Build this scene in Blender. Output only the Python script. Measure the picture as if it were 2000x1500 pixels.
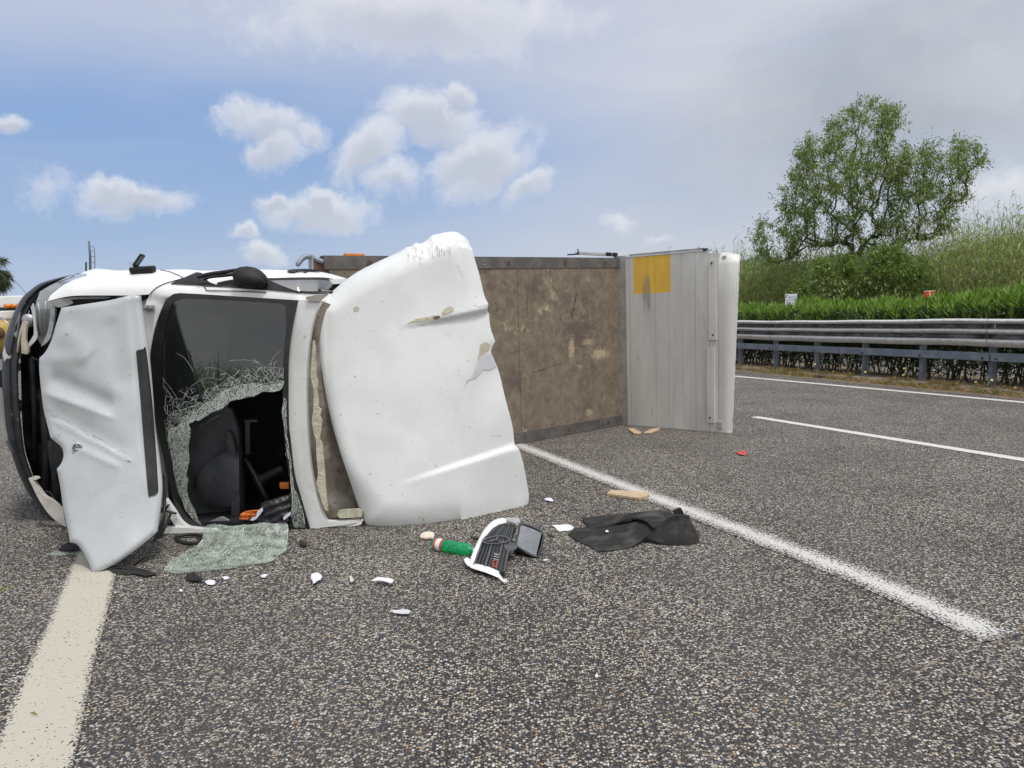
import bpy, math, random
import numpy as np
from mathutils import Vector, Matrix, noise
from mathutils.geometry import delaunay_2d_cdt
random.seed(7); rng = np.random.default_rng(7)
S = bpy.context.scene; COL = S.collection
for o in list(bpy.data.objects): bpy.data.objects.remove(o)

# ------------------------------------------------------------------ camera
F = 1444.0; CH = 1.42
pitch = math.atan(130 / F); roll = math.atan(.03)
fw = Vector((0, math.cos(pitch), -math.sin(pitch)))
R0 = Vector((1, 0, 0)); U0 = Vector((0, math.sin(pitch), math.cos(pitch)))
RV = R0 * math.cos(roll) - U0 * math.sin(roll); UV = U0 * math.cos(roll) + R0 * math.sin(roll)
EYE = Vector((0, 0, CH))
cam = bpy.data.cameras.new('camera'); cam_o = bpy.data.objects.new('camera', cam); COL.objects.link(cam_o)
cam.sensor_width = 36; cam.lens = 36 * F / 2000; cam.clip_start = .05; cam.clip_end = 9000
m3 = Matrix((RV, UV, -fw)).transposed()
cam_o.matrix_world = Matrix.Translation(EYE) @ m3.to_4x4()
S.camera = cam_o

# ------------------------------------------------------------------ exposure, sun, sky
S.view_settings.view_transform = 'Standard'; S.view_settings.look = 'None'
S.view_settings.exposure = 0; S.view_settings.gamma = 1; S.view_settings.use_curve_mapping = False
S.cycles.max_bounces = 8; S.cycles.transparent_max_bounces = 16; S.cycles.use_denoising = True
SUN_EL = math.radians(68); SUN_AZ = math.radians(146)          # azimuth from +Y towards +X
sun = bpy.data.lights.new('sun', 'SUN'); sun.energy = 2.1; sun.angle = math.radians(9); sun.color = (1, .965, .91)
sun_o = bpy.data.objects.new('sun', sun); COL.objects.link(sun_o)
sd = Vector((math.sin(SUN_AZ) * math.cos(SUN_EL), math.cos(SUN_AZ) * math.cos(SUN_EL), math.sin(SUN_EL)))
sun_o.rotation_euler = sd.to_track_quat('Z', 'Y').to_euler(); sun_o.location = (0, 0, 30)

def ray(px, py):
    return fw + RV * ((px - 1000) / F) - UV * ((py - 750) / F)
def G(px, py, z=0.0):
    d = ray(px, py); return EYE + d * ((z - CH) / d.z)
def PY(px, py, y):
    d = ray(px, py); return EYE + d * (y / d.y)
def hitp(px, py, p0, n):
    d = ray(px, py); return EYE + d * ((p0 - EYE).dot(n) / d.dot(n))
def hitv(px, py, A, B):
    n = Vector((B[1] - A[1], A[0] - B[0], 0)); return hitp(px, py, Vector((A[0], A[1], 0)), n)

def node(nt, typ, ins=None, **props):
    n = nt.nodes.new(typ)
    for k, v in props.items(): setattr(n, k, v)
    for k, v in (ins or {}).items():
        s = n.inputs[k]
        if isinstance(v, bpy.types.NodeSocket): nt.links.new(v, s)
        else: s.default_value = v
    return n
def mth(nt, op, a, b=0.0, c=None, clamp=False):
    d = {0: a, 1: b}
    if c is not None: d[2] = c
    n = node(nt, 'ShaderNodeMath', d, operation=op); n.use_clamp = clamp; return n.outputs[0]
def mixc(nt, f, a, b, blend='MIX'):
    n = nt.nodes.new('ShaderNodeMix'); n.data_type = 'RGBA'; n.blend_type = blend
    for k, v in ((0, f), (6, a), (7, b)):
        if isinstance(v, bpy.types.NodeSocket): nt.links.new(v, n.inputs[k])
        else: n.inputs[k].default_value = v if k == 0 else (tuple(v) + (1,))[:4]
    return n.outputs[2]
def sm(nt, v, a, b, lo=0.0, hi=1.0):
    n = node(nt, 'ShaderNodeMapRange', {0: v, 1: a, 2: b, 3: lo, 4: hi}, interpolation_type='SMOOTHSTEP'); return n.outputs[0]
def srgb(r, g, b):
    f = lambda c: (c / 255 / 12.92) if c / 255 <= .04045 else ((c / 255 + .055) / 1.055) ** 2.4
    return (f(r), f(g), f(b))

W = bpy.data.worlds.new('World'); S.world = W; W.use_nodes = True
nt = W.node_tree; nt.nodes.clear()
out = node(nt, 'ShaderNodeOutputWorld')
sky = node(nt, 'ShaderNodeTexSky', sky_type='NISHITA'); sky.sun_disc = False
sky.sun_elevation = SUN_EL; sky.sun_rotation = SUN_AZ % (2 * math.pi); sky.dust_density = 1.5; sky.altitude = 50
bg1 = node(nt, 'ShaderNodeBackground', {0: sky.outputs[0], 1: .1})
tc = node(nt, 'ShaderNodeTexCoord'); D = tc.outputs['Generated']
def nz(vec, scale, detail=4, rough=.55, dist=0, sx=None):
    if sx: vec = node(nt, 'ShaderNodeMapping', {0: vec, 3: sx}).outputs[0]
    return node(nt, 'ShaderNodeTexNoise', {'Vector': vec, 'Scale': scale, 'Detail': detail, 'Roughness': rough, 'Distortion': dist})
wob = nz(D, 12, 7, .62).outputs['Color']
w1 = node(nt, 'ShaderNodeVectorMath', {0: wob, 1: (.5, .5, .5)}, operation='SUBTRACT').outputs[0]
w2 = node(nt, 'ShaderNodeVectorMath', {0: w1, 'Scale': .075}, operation='SCALE').outputs[0]
Dw = node(nt, 'ShaderNodeVectorMath', {0: D, 1: w2}, operation='ADD').outputs[0]
def blob(px, py, rx, ry, vec, rot=0):
    c = ray(px, py).normalized(); e1 = c.cross(Vector((0, 0, 1))).normalized(); e3 = e1.cross(c)
    if rot:
        q = Matrix.Rotation(math.radians(rot), 3, c); e1 = q @ e1; e3 = q @ e3
    M = Matrix((e1, c, e3)).transposed()
    k = (1 / F) * .98
    mp = node(nt, 'ShaderNodeMapping', {0: vec, 1: tuple(c), 2: M.to_euler(), 3: (rx * k, 1, ry * k)}, vector_type='TEXTURE')
    return node(nt, 'ShaderNodeVectorMath', {0: mp.outputs[0]}, operation='LENGTH').outputs['Value']
# wide soft layers: a thin veil over everything, thinner low on the left, thicker grey cloud to the right
streak = nz(D, 2.6, 5, .6, .6, (1, 1, 5)).outputs[0]
veil = sm(nt, blob(220, 350, 800, 175, D, -4), 0.35, 1.55)
veil = mth(nt, 'ADD', veil, mth(nt, 'MULTIPLY', mth(nt, 'SUBTRACT', streak, .5), .8))
veil2 = sm(nt, blob(330, 520, 900, 110, D, 0), .3, 1.3)
veil = mth(nt, 'MINIMUM', veil, mth(nt, 'ADD', veil2, .45))
veil = mth(nt, 'MULTIPLY', veil, .9, clamp=True)
sep = node(nt, 'ShaderNodeSeparateXYZ', {0: D})
xr = sm(nt, sep.outputs[0], -.35, .45)
vc = mixc(nt, xr, srgb(198, 206, 226), srgb(220, 221, 228)); vc = mixc(nt, sm(nt, sep.outputs[1], .35, -.4), vc, srgb(240, 238, 236))
grey = sm(nt, blob(2050, 90, 700, 190, Dw, -8), 1.25, .45)
grey = mth(nt, 'MULTIPLY', grey, sm(nt, nz(Dw, 3.2, 4, .5).outputs[0], .25, .6), clamp=True)
vc = mixc(nt, mth(nt, 'MULTIPLY', grey, .85), vc, srgb(174, 179, 189))
low = sm(nt, blob(1750, 420, 700, 110, Dw, 0), 1.3, .3)
vc = mixc(nt, mth(nt, 'MULTIPLY', low, .5), vc, srgb(190, 198, 212))
lump = sm(nt, nz(Dw, 4.5, 6, .55).outputs[0], .45, .7)
vc = mixc(nt, mth(nt, 'MULTIPLY', mth(nt, 'MULTIPLY', lump, xr), .35), vc, srgb(216, 217, 222))
blue = mixc(nt, sm(nt, sep.outputs[2], .0, .35), srgb(170, 192, 222), srgb(132, 168, 220))
base = mixc(nt, veil, blue, vc)
# cumulus
def cum(lst, vec):
    o = None
    for (px, py, rx, ry, rot, st) in lst:
        m = mth(nt, 'MULTIPLY', mth(nt, 'SUBTRACT', 1.0, blob(px, py, rx, ry, vec, rot)), st)
        o = m if o is None else mth(nt, 'MAXIMUM', o, m)
    return o
cl = [(265, 385, 105, 40, 0, 1), (215, 378, 50, 34, 0, 1), (300, 375, 48, 34, 0, 1), (620, 412, 135, 44, -4, 1), (625, 392, 42, 30, 0, 1.1), (540, 400, 50, 26, 0, .9),
      (472, 455, 40, 22, 0, .9), (508, 496, 52, 24, 0, .9), (15, 245, 34, 26, 0, 1.1), (510, 240, 95, 46, 0, .9), (535, 290, 58, 46, 0, .9), (85, 365, 55, 34, -30, .45),
      (845, 235, 115, 62, 20, 1.15), (890, 205, 40, 36, 0, 1.1), (720, 300, 120, 58, -35, .9), (930, 310, 130, 60, -25, 1.05), (1030, 360, 70, 32, -20, .9), (780, 350, 110, 50, 0, .7),
      (1285, 460, 45, 18, 0, .6), (1195, 435, 40, 16, 0, .45), (800, 40, 360, 75, 0, .85), (960, 330, 150, 45, -28, .95), (600, 260, 60, 40, 0, .6), (1950, 370, 110, 45, 0, .6)]
fine = nz(Dw, 17, 9, .66).outputs[0]
cm = mth(nt, 'ADD', cum(cl, Dw), mth(nt, 'MULTIPLY', mth(nt, 'SUBTRACT', fine, .48), 1.25))
cmask = sm(nt, cm, -.02, .7)
cl2 = [(a, b + .3 * d, c, d, e, f) for a, b, c, d, e, f in cl]
shade = sm(nt, mth(nt, 'ADD', cum(cl2, Dw), mth(nt, 'MULTIPLY', mth(nt, 'SUBTRACT', fine, .5), .5)), .1, .8)
ccol = mixc(nt, shade, srgb(246, 246, 248), srgb(206, 209, 219))
base = mixc(nt, mth(nt, 'MULTIPLY', cmask, .82), base, ccol)
bg2 = node(nt, 'ShaderNodeBackground', {0: base, 1: 1.0})
# the thin cloud glows round the sun, high out of the frame, as it does in the real sky
dots = node(nt, 'ShaderNodeVectorMath', {0: D, 1: tuple(sd)}, operation='DOT_PRODUCT').outputs['Value']
glow = mth(nt, 'MULTIPLY', sm(nt, dots, .45, 1.0), .7)
bg3 = node(nt, 'ShaderNodeBackground', {0: (1, .98, .94, 1), 1: glow})
mx = node(nt, 'ShaderNodeMixShader', {0: .9}); nt.links.new(bg1.outputs[0], mx.inputs[1]); nt.links.new(bg2.outputs[0], mx.inputs[2])
ad = node(nt, 'ShaderNodeAddShader'); nt.links.new(mx.outputs[0], ad.inputs[0]); nt.links.new(bg3.outputs[0], ad.inputs[1])
nt.links.new(ad.outputs[0], out.inputs[0])

# ------------------------------------------------------------------ object helpers
WL = {}
def link(o, parent=None):
    COL.objects.link(o)
    if parent is not None:
        o.parent = parent; o.location = -WL[parent.name]
    WL[o.name] = Vector((0, 0, 0)); return o
def thing(name, label, cat, loc, group=None):
    o = bpy.data.objects.new(name, None); COL.objects.link(o); o.location = loc; o.empty_display_size = .1
    WL[o.name] = Vector(loc); o['label'] = label; o['category'] = cat
    if group: o['group'] = group
    return o
def tag(o, label, cat, group=None):
    o['label'] = label; o['category'] = cat
    if group: o['group'] = group
    return o
def kind(o, k):
    o['kind'] = k; return o
def mesh(name, vs, fs, m, parent=None, smooth=True):
    me = bpy.data.meshes.new(name)
    if isinstance(vs, np.ndarray) and isinstance(fs, np.ndarray):
        k = fs.shape[1]
        me.vertices.add(len(vs)); me.vertices.foreach_set('co', vs.astype(np.float32).ravel())
        me.loops.add(fs.size); me.loops.foreach_set('vertex_index', fs.astype(np.int32).ravel())
        me.polygons.add(len(fs)); me.polygons.foreach_set('loop_start', np.arange(0, fs.size, k, dtype=np.int32))
        me.polygons.foreach_set('loop_total', np.full(len(fs), k, dtype=np.int32))
        me.update(calc_edges=True)
    else:
        me.from_pydata([tuple(v) for v in vs], [], fs); me.update()
    if smooth: me.polygons.foreach_set('use_smooth', [True] * len(me.polygons))
    for mm in (m if isinstance(m, (list, tuple)) else [m]): me.materials.append(mm)
    o = bpy.data.objects.new(name, me); return link(o, parent)
class MB:
    def __init__(s): s.v = []; s.f = []
    def add(s, vs, fs):
        b = len(s.v); s.v += [Vector(v) for v in vs]; s.f += [tuple(i + b for i in f) for f in fs]; return s
    def box(s, c, sz, M=None, ch=0.0):
        M = M or Matrix.Identity(3); c = Vector(c); x, y, z = [q / 2 for q in sz]
        if ch <= 0:
            vs = [c + M @ Vector((a * x, b * y, d * z)) for a in (-1, 1) for b in (-1, 1) for d in (-1, 1)]
            return s.add(vs, [(0, 1, 3, 2), (4, 6, 7, 5), (0, 4, 5, 1), (2, 3, 7, 6), (0, 2, 6, 4), (1, 5, 7, 3)])
        import bmesh
        bm = bmesh.new(); bmesh.ops.create_cube(bm, size=1)
        for v in bm.verts: v.co = Vector((v.co.x * sz[0], v.co.y * sz[1], v.co.z * sz[2]))
        bmesh.ops.bevel(bm, geom=list(bm.edges), offset=ch, segments=2, affect='EDGES', profile=.6)
        bm.verts.index_update()
        s.add([c + M @ v.co for v in bm.verts], [tuple(v.index for v in f.verts) for f in bm.faces]); bm.free(); return s
    def tube(s, pts, r, seg=8, cap=True):
        pts = [Vector(p) for p in pts]; n = len(pts); rr = r if isinstance(r, (list, tuple)) else [r] * n
        t = (pts[1] - pts[0]).normalized(); a = t.orthogonal().normalized(); vs = []; fs = []
        for i, p in enumerate(pts):
            t = (pts[min(i + 1, n - 1)] - pts[max(i - 1, 0)]).normalized()
            a = (a - t * a.dot(t)).normalized(); b = t.cross(a)
            vs += [p + (a * math.cos(k * 2 * math.pi / seg) + b * math.sin(k * 2 * math.pi / seg)) * rr[i] for k in range(seg)]
        for i in range(n - 1):
            for k in range(seg):
                q = (k + 1) % seg; fs.append((i * seg + k, i * seg + q, (i + 1) * seg + q, (i + 1) * seg + k))
        if cap: fs += [tuple(range(seg))[::-1], tuple(range((n - 1) * seg, n * seg))]
        return s.add(vs, fs)
    def lathe(s, prof, o, ax, seg=20):
        ax = Vector(ax).normalized(); a = ax.orthogonal().normalized(); b = ax.cross(a); o = Vector(o); vs = []; fs = []
        for (h, r) in prof: vs += [o + ax * h + (a * math.cos(k * 2 * math.pi / seg) + b * math.sin(k * 2 * math.pi / seg)) * r for k in range(seg)]
        for i in range(len(prof) - 1):
            for k in range(seg):
                q = (k + 1) % seg; fs.append((i * seg + k, i * seg + q, (i + 1) * seg + q, (i + 1) * seg + k))
        return s.add(vs, fs)
    def prism(s, poly, z0, z1):
        n = len(poly); vs = [Vector((p[0], p[1], z0)) for p in poly] + [Vector((p[0], p[1], z1)) for p in poly]
        return s.add(vs, [tuple(range(n))[::-1], tuple(range(n, 2 * n))] + [(i, (i + 1) % n, n + (i + 1) % n, n + i) for i in range(n)])
    def grid(s, rows, closed=False):
        n = len(rows[0]); vs = [p for r in rows for p in r]; fs = []
        for i in range(len(rows) - 1):
            for k in range(n if closed else n - 1):
                q = (k + 1) % n; fs.append((i * n + k, i * n + q, (i + 1) * n + q, (i + 1) * n + k))
        return s.add(vs, fs)
    def build(s, name, m, parent=None, smooth=False): return mesh(name, s.v, s.f, m, parent, smooth)
def cr(pts, n=6, closed=False):
    P = [Vector(p) for p in pts]; o = []; L = len(P)
    for i in range(L if closed else L - 1):
        p0 = P[(i - 1) % L] if closed or i > 0 else P[0]; p1 = P[i]; p2 = P[(i + 1) % L]; p3 = P[(i + 2) % L] if closed or i + 2 < L else P[-1]
        for k in range(n):
            t = k / n
            o.append(.5 * ((2 * p1) + (p2 - p0) * t + (2 * p0 - 5 * p1 + 4 * p2 - p3) * t * t + (3 * p1 - p0 - 3 * p2 + p3) * t ** 3))
    if not closed: o.append(P[-1])
    return o
def chunks(*cs, n=5):
    o = []
    for c in cs:
        q = cr(c, n) if len(c) > 2 else [Vector(p) for p in c]
        if o and (o[-1] - q[0]).length < .5: q = q[1:]
        o += q
    if (o[0] - o[-1]).length < .5: o.pop()
    return [(p[0], p[1]) for p in o]
_pc = {}
def parr(poly):
    k = id(poly)
    if k not in _pc:
        p = np.array(poly, float); _pc[k] = (p, np.roll(p, -1, 0), poly)
    return _pc[k][0], _pc[k][1]
def inside(X, Y, poly):
    P, Q = parr(poly); o = np.zeros(len(X), bool)
    for a in range(0, len(X), 4000):
        x = X[a:a + 4000, None]; y = Y[a:a + 4000, None]; dy = Q[:, 1] - P[:, 1]; dy = np.where(dy == 0, 1e-12, dy)
        t = ((P[:, 1] > y) != (Q[:, 1] > y)) & (x < (Q[:, 0] - P[:, 0]) * (y - P[:, 1]) / dy + P[:, 0]); o[a:a + 4000] = (t.sum(1) % 2) == 1
    return o
def edist(X, Y, poly):
    P, Q = parr(poly); d = Q - P; L = (d ** 2).sum(1) + 1e-9; o = np.zeros(len(X))
    for a in range(0, len(X), 4000):
        x = X[a:a + 4000, None]; y = Y[a:a + 4000, None]
        t = ((x - P[:, 0]) * d[:, 0] + (y - P[:, 1]) * d[:, 1]) / L; t = np.minimum(np.maximum(t, 0), 1)
        o[a:a + 4000] = np.sqrt(((x - P[:, 0] - t * d[:, 0]) ** 2 + (y - P[:, 1] - t * d[:, 1]) ** 2).min(1))
    return o
def tri_poly(poly, holes=(), step=8):
    xs = [p[0] for p in poly]; ys = [p[1] for p in poly]
    gx, gy = np.meshgrid(np.arange(min(xs) + step * .5, max(xs), step), np.arange(min(ys) + step * .5, max(ys), step))
    gx = gx.copy(); gx[1::2] += step * .5; X = gx.ravel(); Y = gy.ravel()
    ok = inside(X, Y, poly) & (edist(X, Y, poly) > step * .4)
    for h in holes: ok &= ~inside(X, Y, h) & (edist(X, Y, h) > step * .4)
    X = X[ok]; Y = Y[ok]; vs = []; ed = []
    for lp in [poly] + list(holes):
        b = len(vs); vs += [Vector((p[0], p[1])) for p in lp]; ed += [(b + i, b + (i + 1) % len(lp)) for i in range(len(lp))]
    vs += [Vector((float(a), float(b))) for a, b in zip(X, Y)]
    r = delaunay_2d_cdt(vs, ed, [], 0, 1e-4); V = r[0]; T = np.array([f for f in r[2] if len(f) == 3])
    cx = np.array([v[0] for v in V]); cy = np.array([v[1] for v in V])
    mx_ = cx[T].mean(1); my_ = cy[T].mean(1); k = inside(mx_, my_, poly)
    for h in holes: k &= ~inside(mx_, my_, h)
    T = T[k]
    a = (cx[T[:, 1]] - cx[T[:, 0]]) * (cy[T[:, 2]] - cy[T[:, 0]]) - (cx[T[:, 2]] - cx[T[:, 0]]) * (cy[T[:, 1]] - cy[T[:, 0]])
    T[a > 0] = T[a > 0][:, ::-1]
    return [(v[0], v[1]) for v in V], T
def surf(name, poly, fn, th, m, parent=None, holes=(), step=8, back=None, smooth=True):
    """a sheet with the given outline lying on the surface fn(px, py) -> point, th metres thick"""
    V, T = tri_poly(poly, holes, step); back = Vector(back or (0, 1, 0)).normalized() * th
    A = [fn(x, y) for x, y in V]; n = len(A)
    vs = list(A) + [p + back for p in A]; fs = [tuple(int(i) for i in t) for t in T]; fs += [tuple(int(i) + n for i in t[::-1]) for t in T]
    cnt = {}
    for t in T:
        for i in range(3):
            a, b = int(t[i]), int(t[(i + 1) % 3]); cnt[(a, b)] = 1
    for (a, b) in list(cnt):
        if (b, a) not in cnt:
            q = len(vs); vs += [A[a], A[b], A[b] + back, A[a] + back]; fs.append((q + 1, q, q + 3, q + 2))
    return mesh(name, vs, fs, m, parent, smooth)

# ------------------------------------------------------------------ materials
def newm(name):
    m = bpy.data.materials.new(name); m.use_nodes = True; t = m.node_tree; t.nodes.clear()
    return m, t, node(t, 'ShaderNodeOutputMaterial')
def tex(t, typ, scale, **k):
    pos = node(t, 'ShaderNodeNewGeometry').outputs['Position']
    if 'sc' in k: pos = node(t, 'ShaderNodeMapping', {0: pos, 3: k.pop('sc')}).outputs[0]
    if typ == 'N': return node(t, 'ShaderNodeTexNoise', {'Vector': pos, 'Scale': scale, 'Detail': k.get('d', 5), 'Roughness': k.get('r', .6), 'Distortion': k.get('dist', 0)}).outputs[0]
    return node(t, 'ShaderNodeTexVoronoi', {'Vector': pos, 'Scale': scale}, **{a: b for a, b in k.items()})
def simple(name, c1, c2=None, rough=.5, metal=0., sc=6, lo=.4, hi=.65, bump=0., bs=60, coat=0., speck=0., spc=(.1, .09, .08), spec=.5, rvar=.12, mscale=None):
    m, t, o = newm(name); c2 = c2 or tuple(c * .8 for c in c1)
    kw = {'sc': mscale} if mscale else {}
    n1 = tex(t, 'N', sc, **dict(kw)); col = mixc(t, sm(t, n1, lo, hi), c1, c2)
    if speck:
        n3 = tex(t, 'N', 34, d=3, r=.5); col = mixc(t, mth(t, 'MULTIPLY', sm(t, n3, .69 - speck * .1, .74), .8), col, spc)
    n2 = tex(t, 'N', sc * 3.3)
    b = node(t, 'ShaderNodeBsdfPrincipled', {'Base Color': col, 'Roughness': mth(t, 'ADD', rough - rvar / 2, mth(t, 'MULTIPLY', n2, rvar)), 'Metallic': metal, 'Coat Weight': coat, 'Coat Roughness': .08, 'Specular IOR Level': spec})
    if bump:
        bn = node(t, 'ShaderNodeBump', {'Height': tex(t, 'N', bs, d=4), 'Strength': bump, 'Distance': .01}); t.links.new(bn.outputs[0], b.inputs['Normal'])
    t.links.new(b.outputs[0], o.inputs[0]); return m
def asphalt_nodes(t, tint=(1, 1, 1)):
    geo = node(t, 'ShaderNodeNewGeometry'); pos = geo.outputs['Position']
    wb = node(t, 'ShaderNodeTexNoise', {'Vector': pos, 'Scale': 150, 'Detail': 2}).outputs['Color']
    pw = node(t, 'ShaderNodeVectorMath', {0: wb, 'Scale': .012}, operation='SCALE').outputs[0]
    pw = node(t, 'ShaderNodeVectorMath', {0: pos, 1: pw}, operation='ADD').outputs[0]
    v = node(t, 'ShaderNodeTexVoronoi', {'Vector': pw, 'Scale': 90.0}, voronoi_dimensions='2D')
    v2 = node(t, 'ShaderNodeTexVoronoi', {'Vector': pw, 'Scale': 185.0}, voronoi_dimensions='2D')
    s = node(t, 'ShaderNodeSeparateColor', {0: v.outputs['Color']}); s2 = node(t, 'ShaderNodeSeparateColor', {0: v2.outputs['Color']})
    big = node(t, 'ShaderNodeTexNoise', {'Vector': pos, 'Scale': 1.1, 'Detail': 5, 'Roughness': .6}).outputs[0]
    binder = mixc(t, s.outputs[1], (.013, .013, .016), (.040, .039, .041))
    stone = mixc(t, s.outputs[2], (.34, .28, .20), (.46, .43, .385))
    stone = mixc(t, sm(t, s.outputs[1], .75, .95), stone, (.66, .65, .62))
    stone = mixc(t, sm(t, s.outputs[1], .12, .02), stone, (.42, .28, .14))
    thr = mth(t, 'ADD', .63, mth(t, 'MULTIPLY', mth(t, 'SUBTRACT', big, .5), .30))
    pick = mth(t, 'MULTIPLY', mth(t, 'GREATER_THAN', s.outputs[0], thr), sm(t, v.outputs['Distance'], .52, .36))
    pick2 = mth(t, 'MULTIPLY', mth(t, 'GREATER_THAN', s2.outputs[0], .70), sm(t, v2.outputs['Distance'], .5, .3))
    c = mixc(t, mth(t, 'MULTIPLY', pick2, .55), binder, stone); c = mixc(t, pick, c, stone)
    c = mixc(t, sm(t, big, .35, .7, 0, .28), c, (.05, .045, .042)); trk = node(t, 'ShaderNodeTexNoise', {'Vector': node(t, 'ShaderNodeMapping', {0: pos, 2: (0, 0, math.radians(-23)), 3: (1.3, .09, 1)}).outputs[0], 'Scale': 1.0, 'Detail': 3}).outputs[0]
    c = mixc(t, sm(t, trk, .42, .62, 0, .08), c, (.20, .195, .185)); c = mixc(t, 1.0, c, tint, 'MULTIPLY')
    h = mth(t, 'ADD', mth(t, 'SUBTRACT', 1, v.outputs['Distance']), mth(t, 'MULTIPLY', pick, .35))
    return c, h, v, big, pos
def asphalt(name, tint=(1, 1, 1)):
    m, t, o = newm(name); c, h, v, big, pos = asphalt_nodes(t, tint)
    b = node(t, 'ShaderNodeBsdfPrincipled', {'Base Color': c, 'Roughness': .82, 'Specular IOR Level': .35})
    bn = node(t, 'ShaderNodeBump', {'Height': h, 'Strength': .55, 'Distance': .006}); t.links.new(bn.outputs[0], b.inputs['Normal'])
    t.links.new(b.outputs[0], o.inputs[0]); return m
def road_paint(name, c, worn):
    m, t, o = newm(name); a, h, v, big, pos = asphalt_nodes(t)
    uv = node(t, 'ShaderNodeUVMap'); uv.uv_map = 'uv'
    sx = node(t, 'ShaderNodeSeparateXYZ', {0: uv.outputs[0]})
    e = mth(t, 'SUBTRACT', .5, mth(t, 'ABSOLUTE', mth(t, 'SUBTRACT', sx.outputs[0], .5)))   # 0 at the edge
    ez = mth(t, 'MINIMUM', e, mth(t, 'MULTIPLY', sx.outputs[1], 1.0))
    n = node(t, 'ShaderNodeTexNoise', {'Vector': pos, 'Scale': 70, 'Detail': 4, 'Roughness': .7}).outputs[0]
    n2 = node(t, 'ShaderNodeTexNoise', {'Vector': pos, 'Scale': 7, 'Detail': 3}).outputs[0]
    k = mth(t, 'ADD', mth(t, 'MULTIPLY', ez, worn[0]), mth(t, 'ADD', worn[1], mth(t, 'MULTIPLY', mth(t, 'SUBTRACT', n, .5), worn[2])))
    k = mth(t, 'MINIMUM', k, 1.15); k = mth(t, 'SUBTRACT', k, mth(t, 'MULTIPLY', mth(t, 'SUBTRACT', v.outputs['Distance'], .35), worn[3]))
    k = mth(t, 'ADD', k, mth(t, 'MULTIPLY', mth(t, 'SUBTRACT', n2, .5), .5))
    msk = sm(t, k, .35, .5)
    pc = mixc(t, n, c, tuple(q * .86 for q in c)); cc = mixc(t, msk, a, pc)
    b = node(t, 'ShaderNodeBsdfPrincipled', {'Base Color': cc, 'Roughness': .7, 'Specular IOR Level': .3})
    bn = node(t, 'ShaderNodeBump', {'Height': h, 'Strength': .3, 'Distance': .004}); t.links.new(bn.outputs[0], b.inputs['Normal'])
    t.links.new(b.outputs[0], o.inputs[0]); return m
def leafm(name, cols, trans=.35, rough=.5):
    m, t, o = newm(name); r = node(t, 'ShaderNodeNewGeometry').outputs['Random Per Island']
    rp = node(t, 'ShaderNodeValToRGB', {0: r}); el = rp.color_ramp.elements; n = len(cols)
    el[0].position = 0; el[0].color = (*cols[0], 1); el[1].position = 1; el[1].color = (*cols[-1], 1)
    for i, c in enumerate(cols[1:-1]): e = el.new((i + 1) / (n - 1)); e.color = (*c, 1)
    d = node(t, 'ShaderNodeBsdfPrincipled', {'Base Color': rp.outputs[0], 'Roughness': rough, 'Specular IOR Level': .35})
    tr = node(t, 'ShaderNodeBsdfTranslucent', {0: mixc(t, 1.0, rp.outputs[0], (1.25, 1.5, .7), 'MULTIPLY')})
    mx = node(t, 'ShaderNodeMixShader', {0: trans}); t.links.new(d.outputs[0], mx.inputs[1]); t.links.new(tr.outputs[0], mx.inputs[2]); t.links.new(mx.outputs[0], o.inputs[0]); return m
def glassm(name, tint, gl=.06, rough=.02, mixw=1.0):
    m, t, o = newm(name)
    lw = node(t, 'ShaderNodeFresnel', {0: 1.5}); tr = node(t, 'ShaderNodeBsdfTransparent', {0: (*tint, 1)}); g = node(t, 'ShaderNodeBsdfGlossy', {0: (1, 1, 1, 1), 1: rough})
    f = mth(t, 'ADD', mth(t, 'MULTIPLY', lw.outputs[0], mixw), gl, clamp=True)
    mx = node(t, 'ShaderNodeMixShader', {0: f}); t.links.new(tr.outputs[0], mx.inputs[1]); t.links.new(g.outputs[0], mx.inputs[2]); t.links.new(mx.outputs[0], o.inputs[0]); return m
M_asph = asphalt('asphalt'); M_asph2 = asphalt('asphalt_far', (1.15, 1.15, 1.15))
M_line = road_paint('road_paint_white', (.60, .59, .56), (3.2, .35, 1.2, .5))
M_line_w = road_paint('road_paint_worn', (.56, .55, .53), (1.8, .10, 2.9, 1.1))
M_line_l = road_paint('road_paint_cream', (.47, .44, .37), (7.0, .26, 2.2, 1.5))
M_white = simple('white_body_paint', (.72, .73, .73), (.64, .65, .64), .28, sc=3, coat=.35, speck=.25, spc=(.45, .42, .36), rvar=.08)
M_hood = simple('shaded_hood_paint', (.40, .42, .435), (.36, .38, .395), .3, sc=4, coat=.2, speck=.35, spc=(.30, .29, .25), rvar=.08)  # same white as the body, darkened to put the hood's shade into its colour
M_plastic = simple('black_plastic', (.016, .017, .019), (.026, .027, .03), .6, sc=10, bump=.15, bs=220, spec=.25)
M_bump = simple('bumper_plastic', (.03, .033, .04), (.06, .064, .07), .42, sc=5, lo=.5, hi=.8, speck=.3, spc=(.25, .25, .26), bump=.08, bs=90)
M_rubber = simple('rubber', (.012, .012, .013), (.02, .02, .02), .6, sc=12)
M_dark = simple('dark_cavity', (.012, .011, .011), (.03, .022, .018), .7, sc=8)
M_inter = simple('cab_trim_grey', (.05, .053, .06), (.085, .09, .10), .55, sc=5)
M_inter2 = simple('cab_lining_dark', (.012, .013, .016), (.02, .021, .024), .7, sc=5)
M_seat = simple('seat_cloth', (.03, .031, .038), (.05, .052, .065), .9, sc=20, bump=.3, bs=200)
M_metal = simple('galvanised_steel', (.42, .43, .44), (.30, .31, .32), .42, .75, sc=9, speck=.1)
M_alu = simple('aluminium', (.60, .61, .61), (.45, .46, .45), .38, .7, sc=7, speck=.15, spc=(.2, .2, .19))
M_amber = simple('amber_plastic', (.75, .22, .02), (.6, .16, .02), .3, sc=8)
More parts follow.
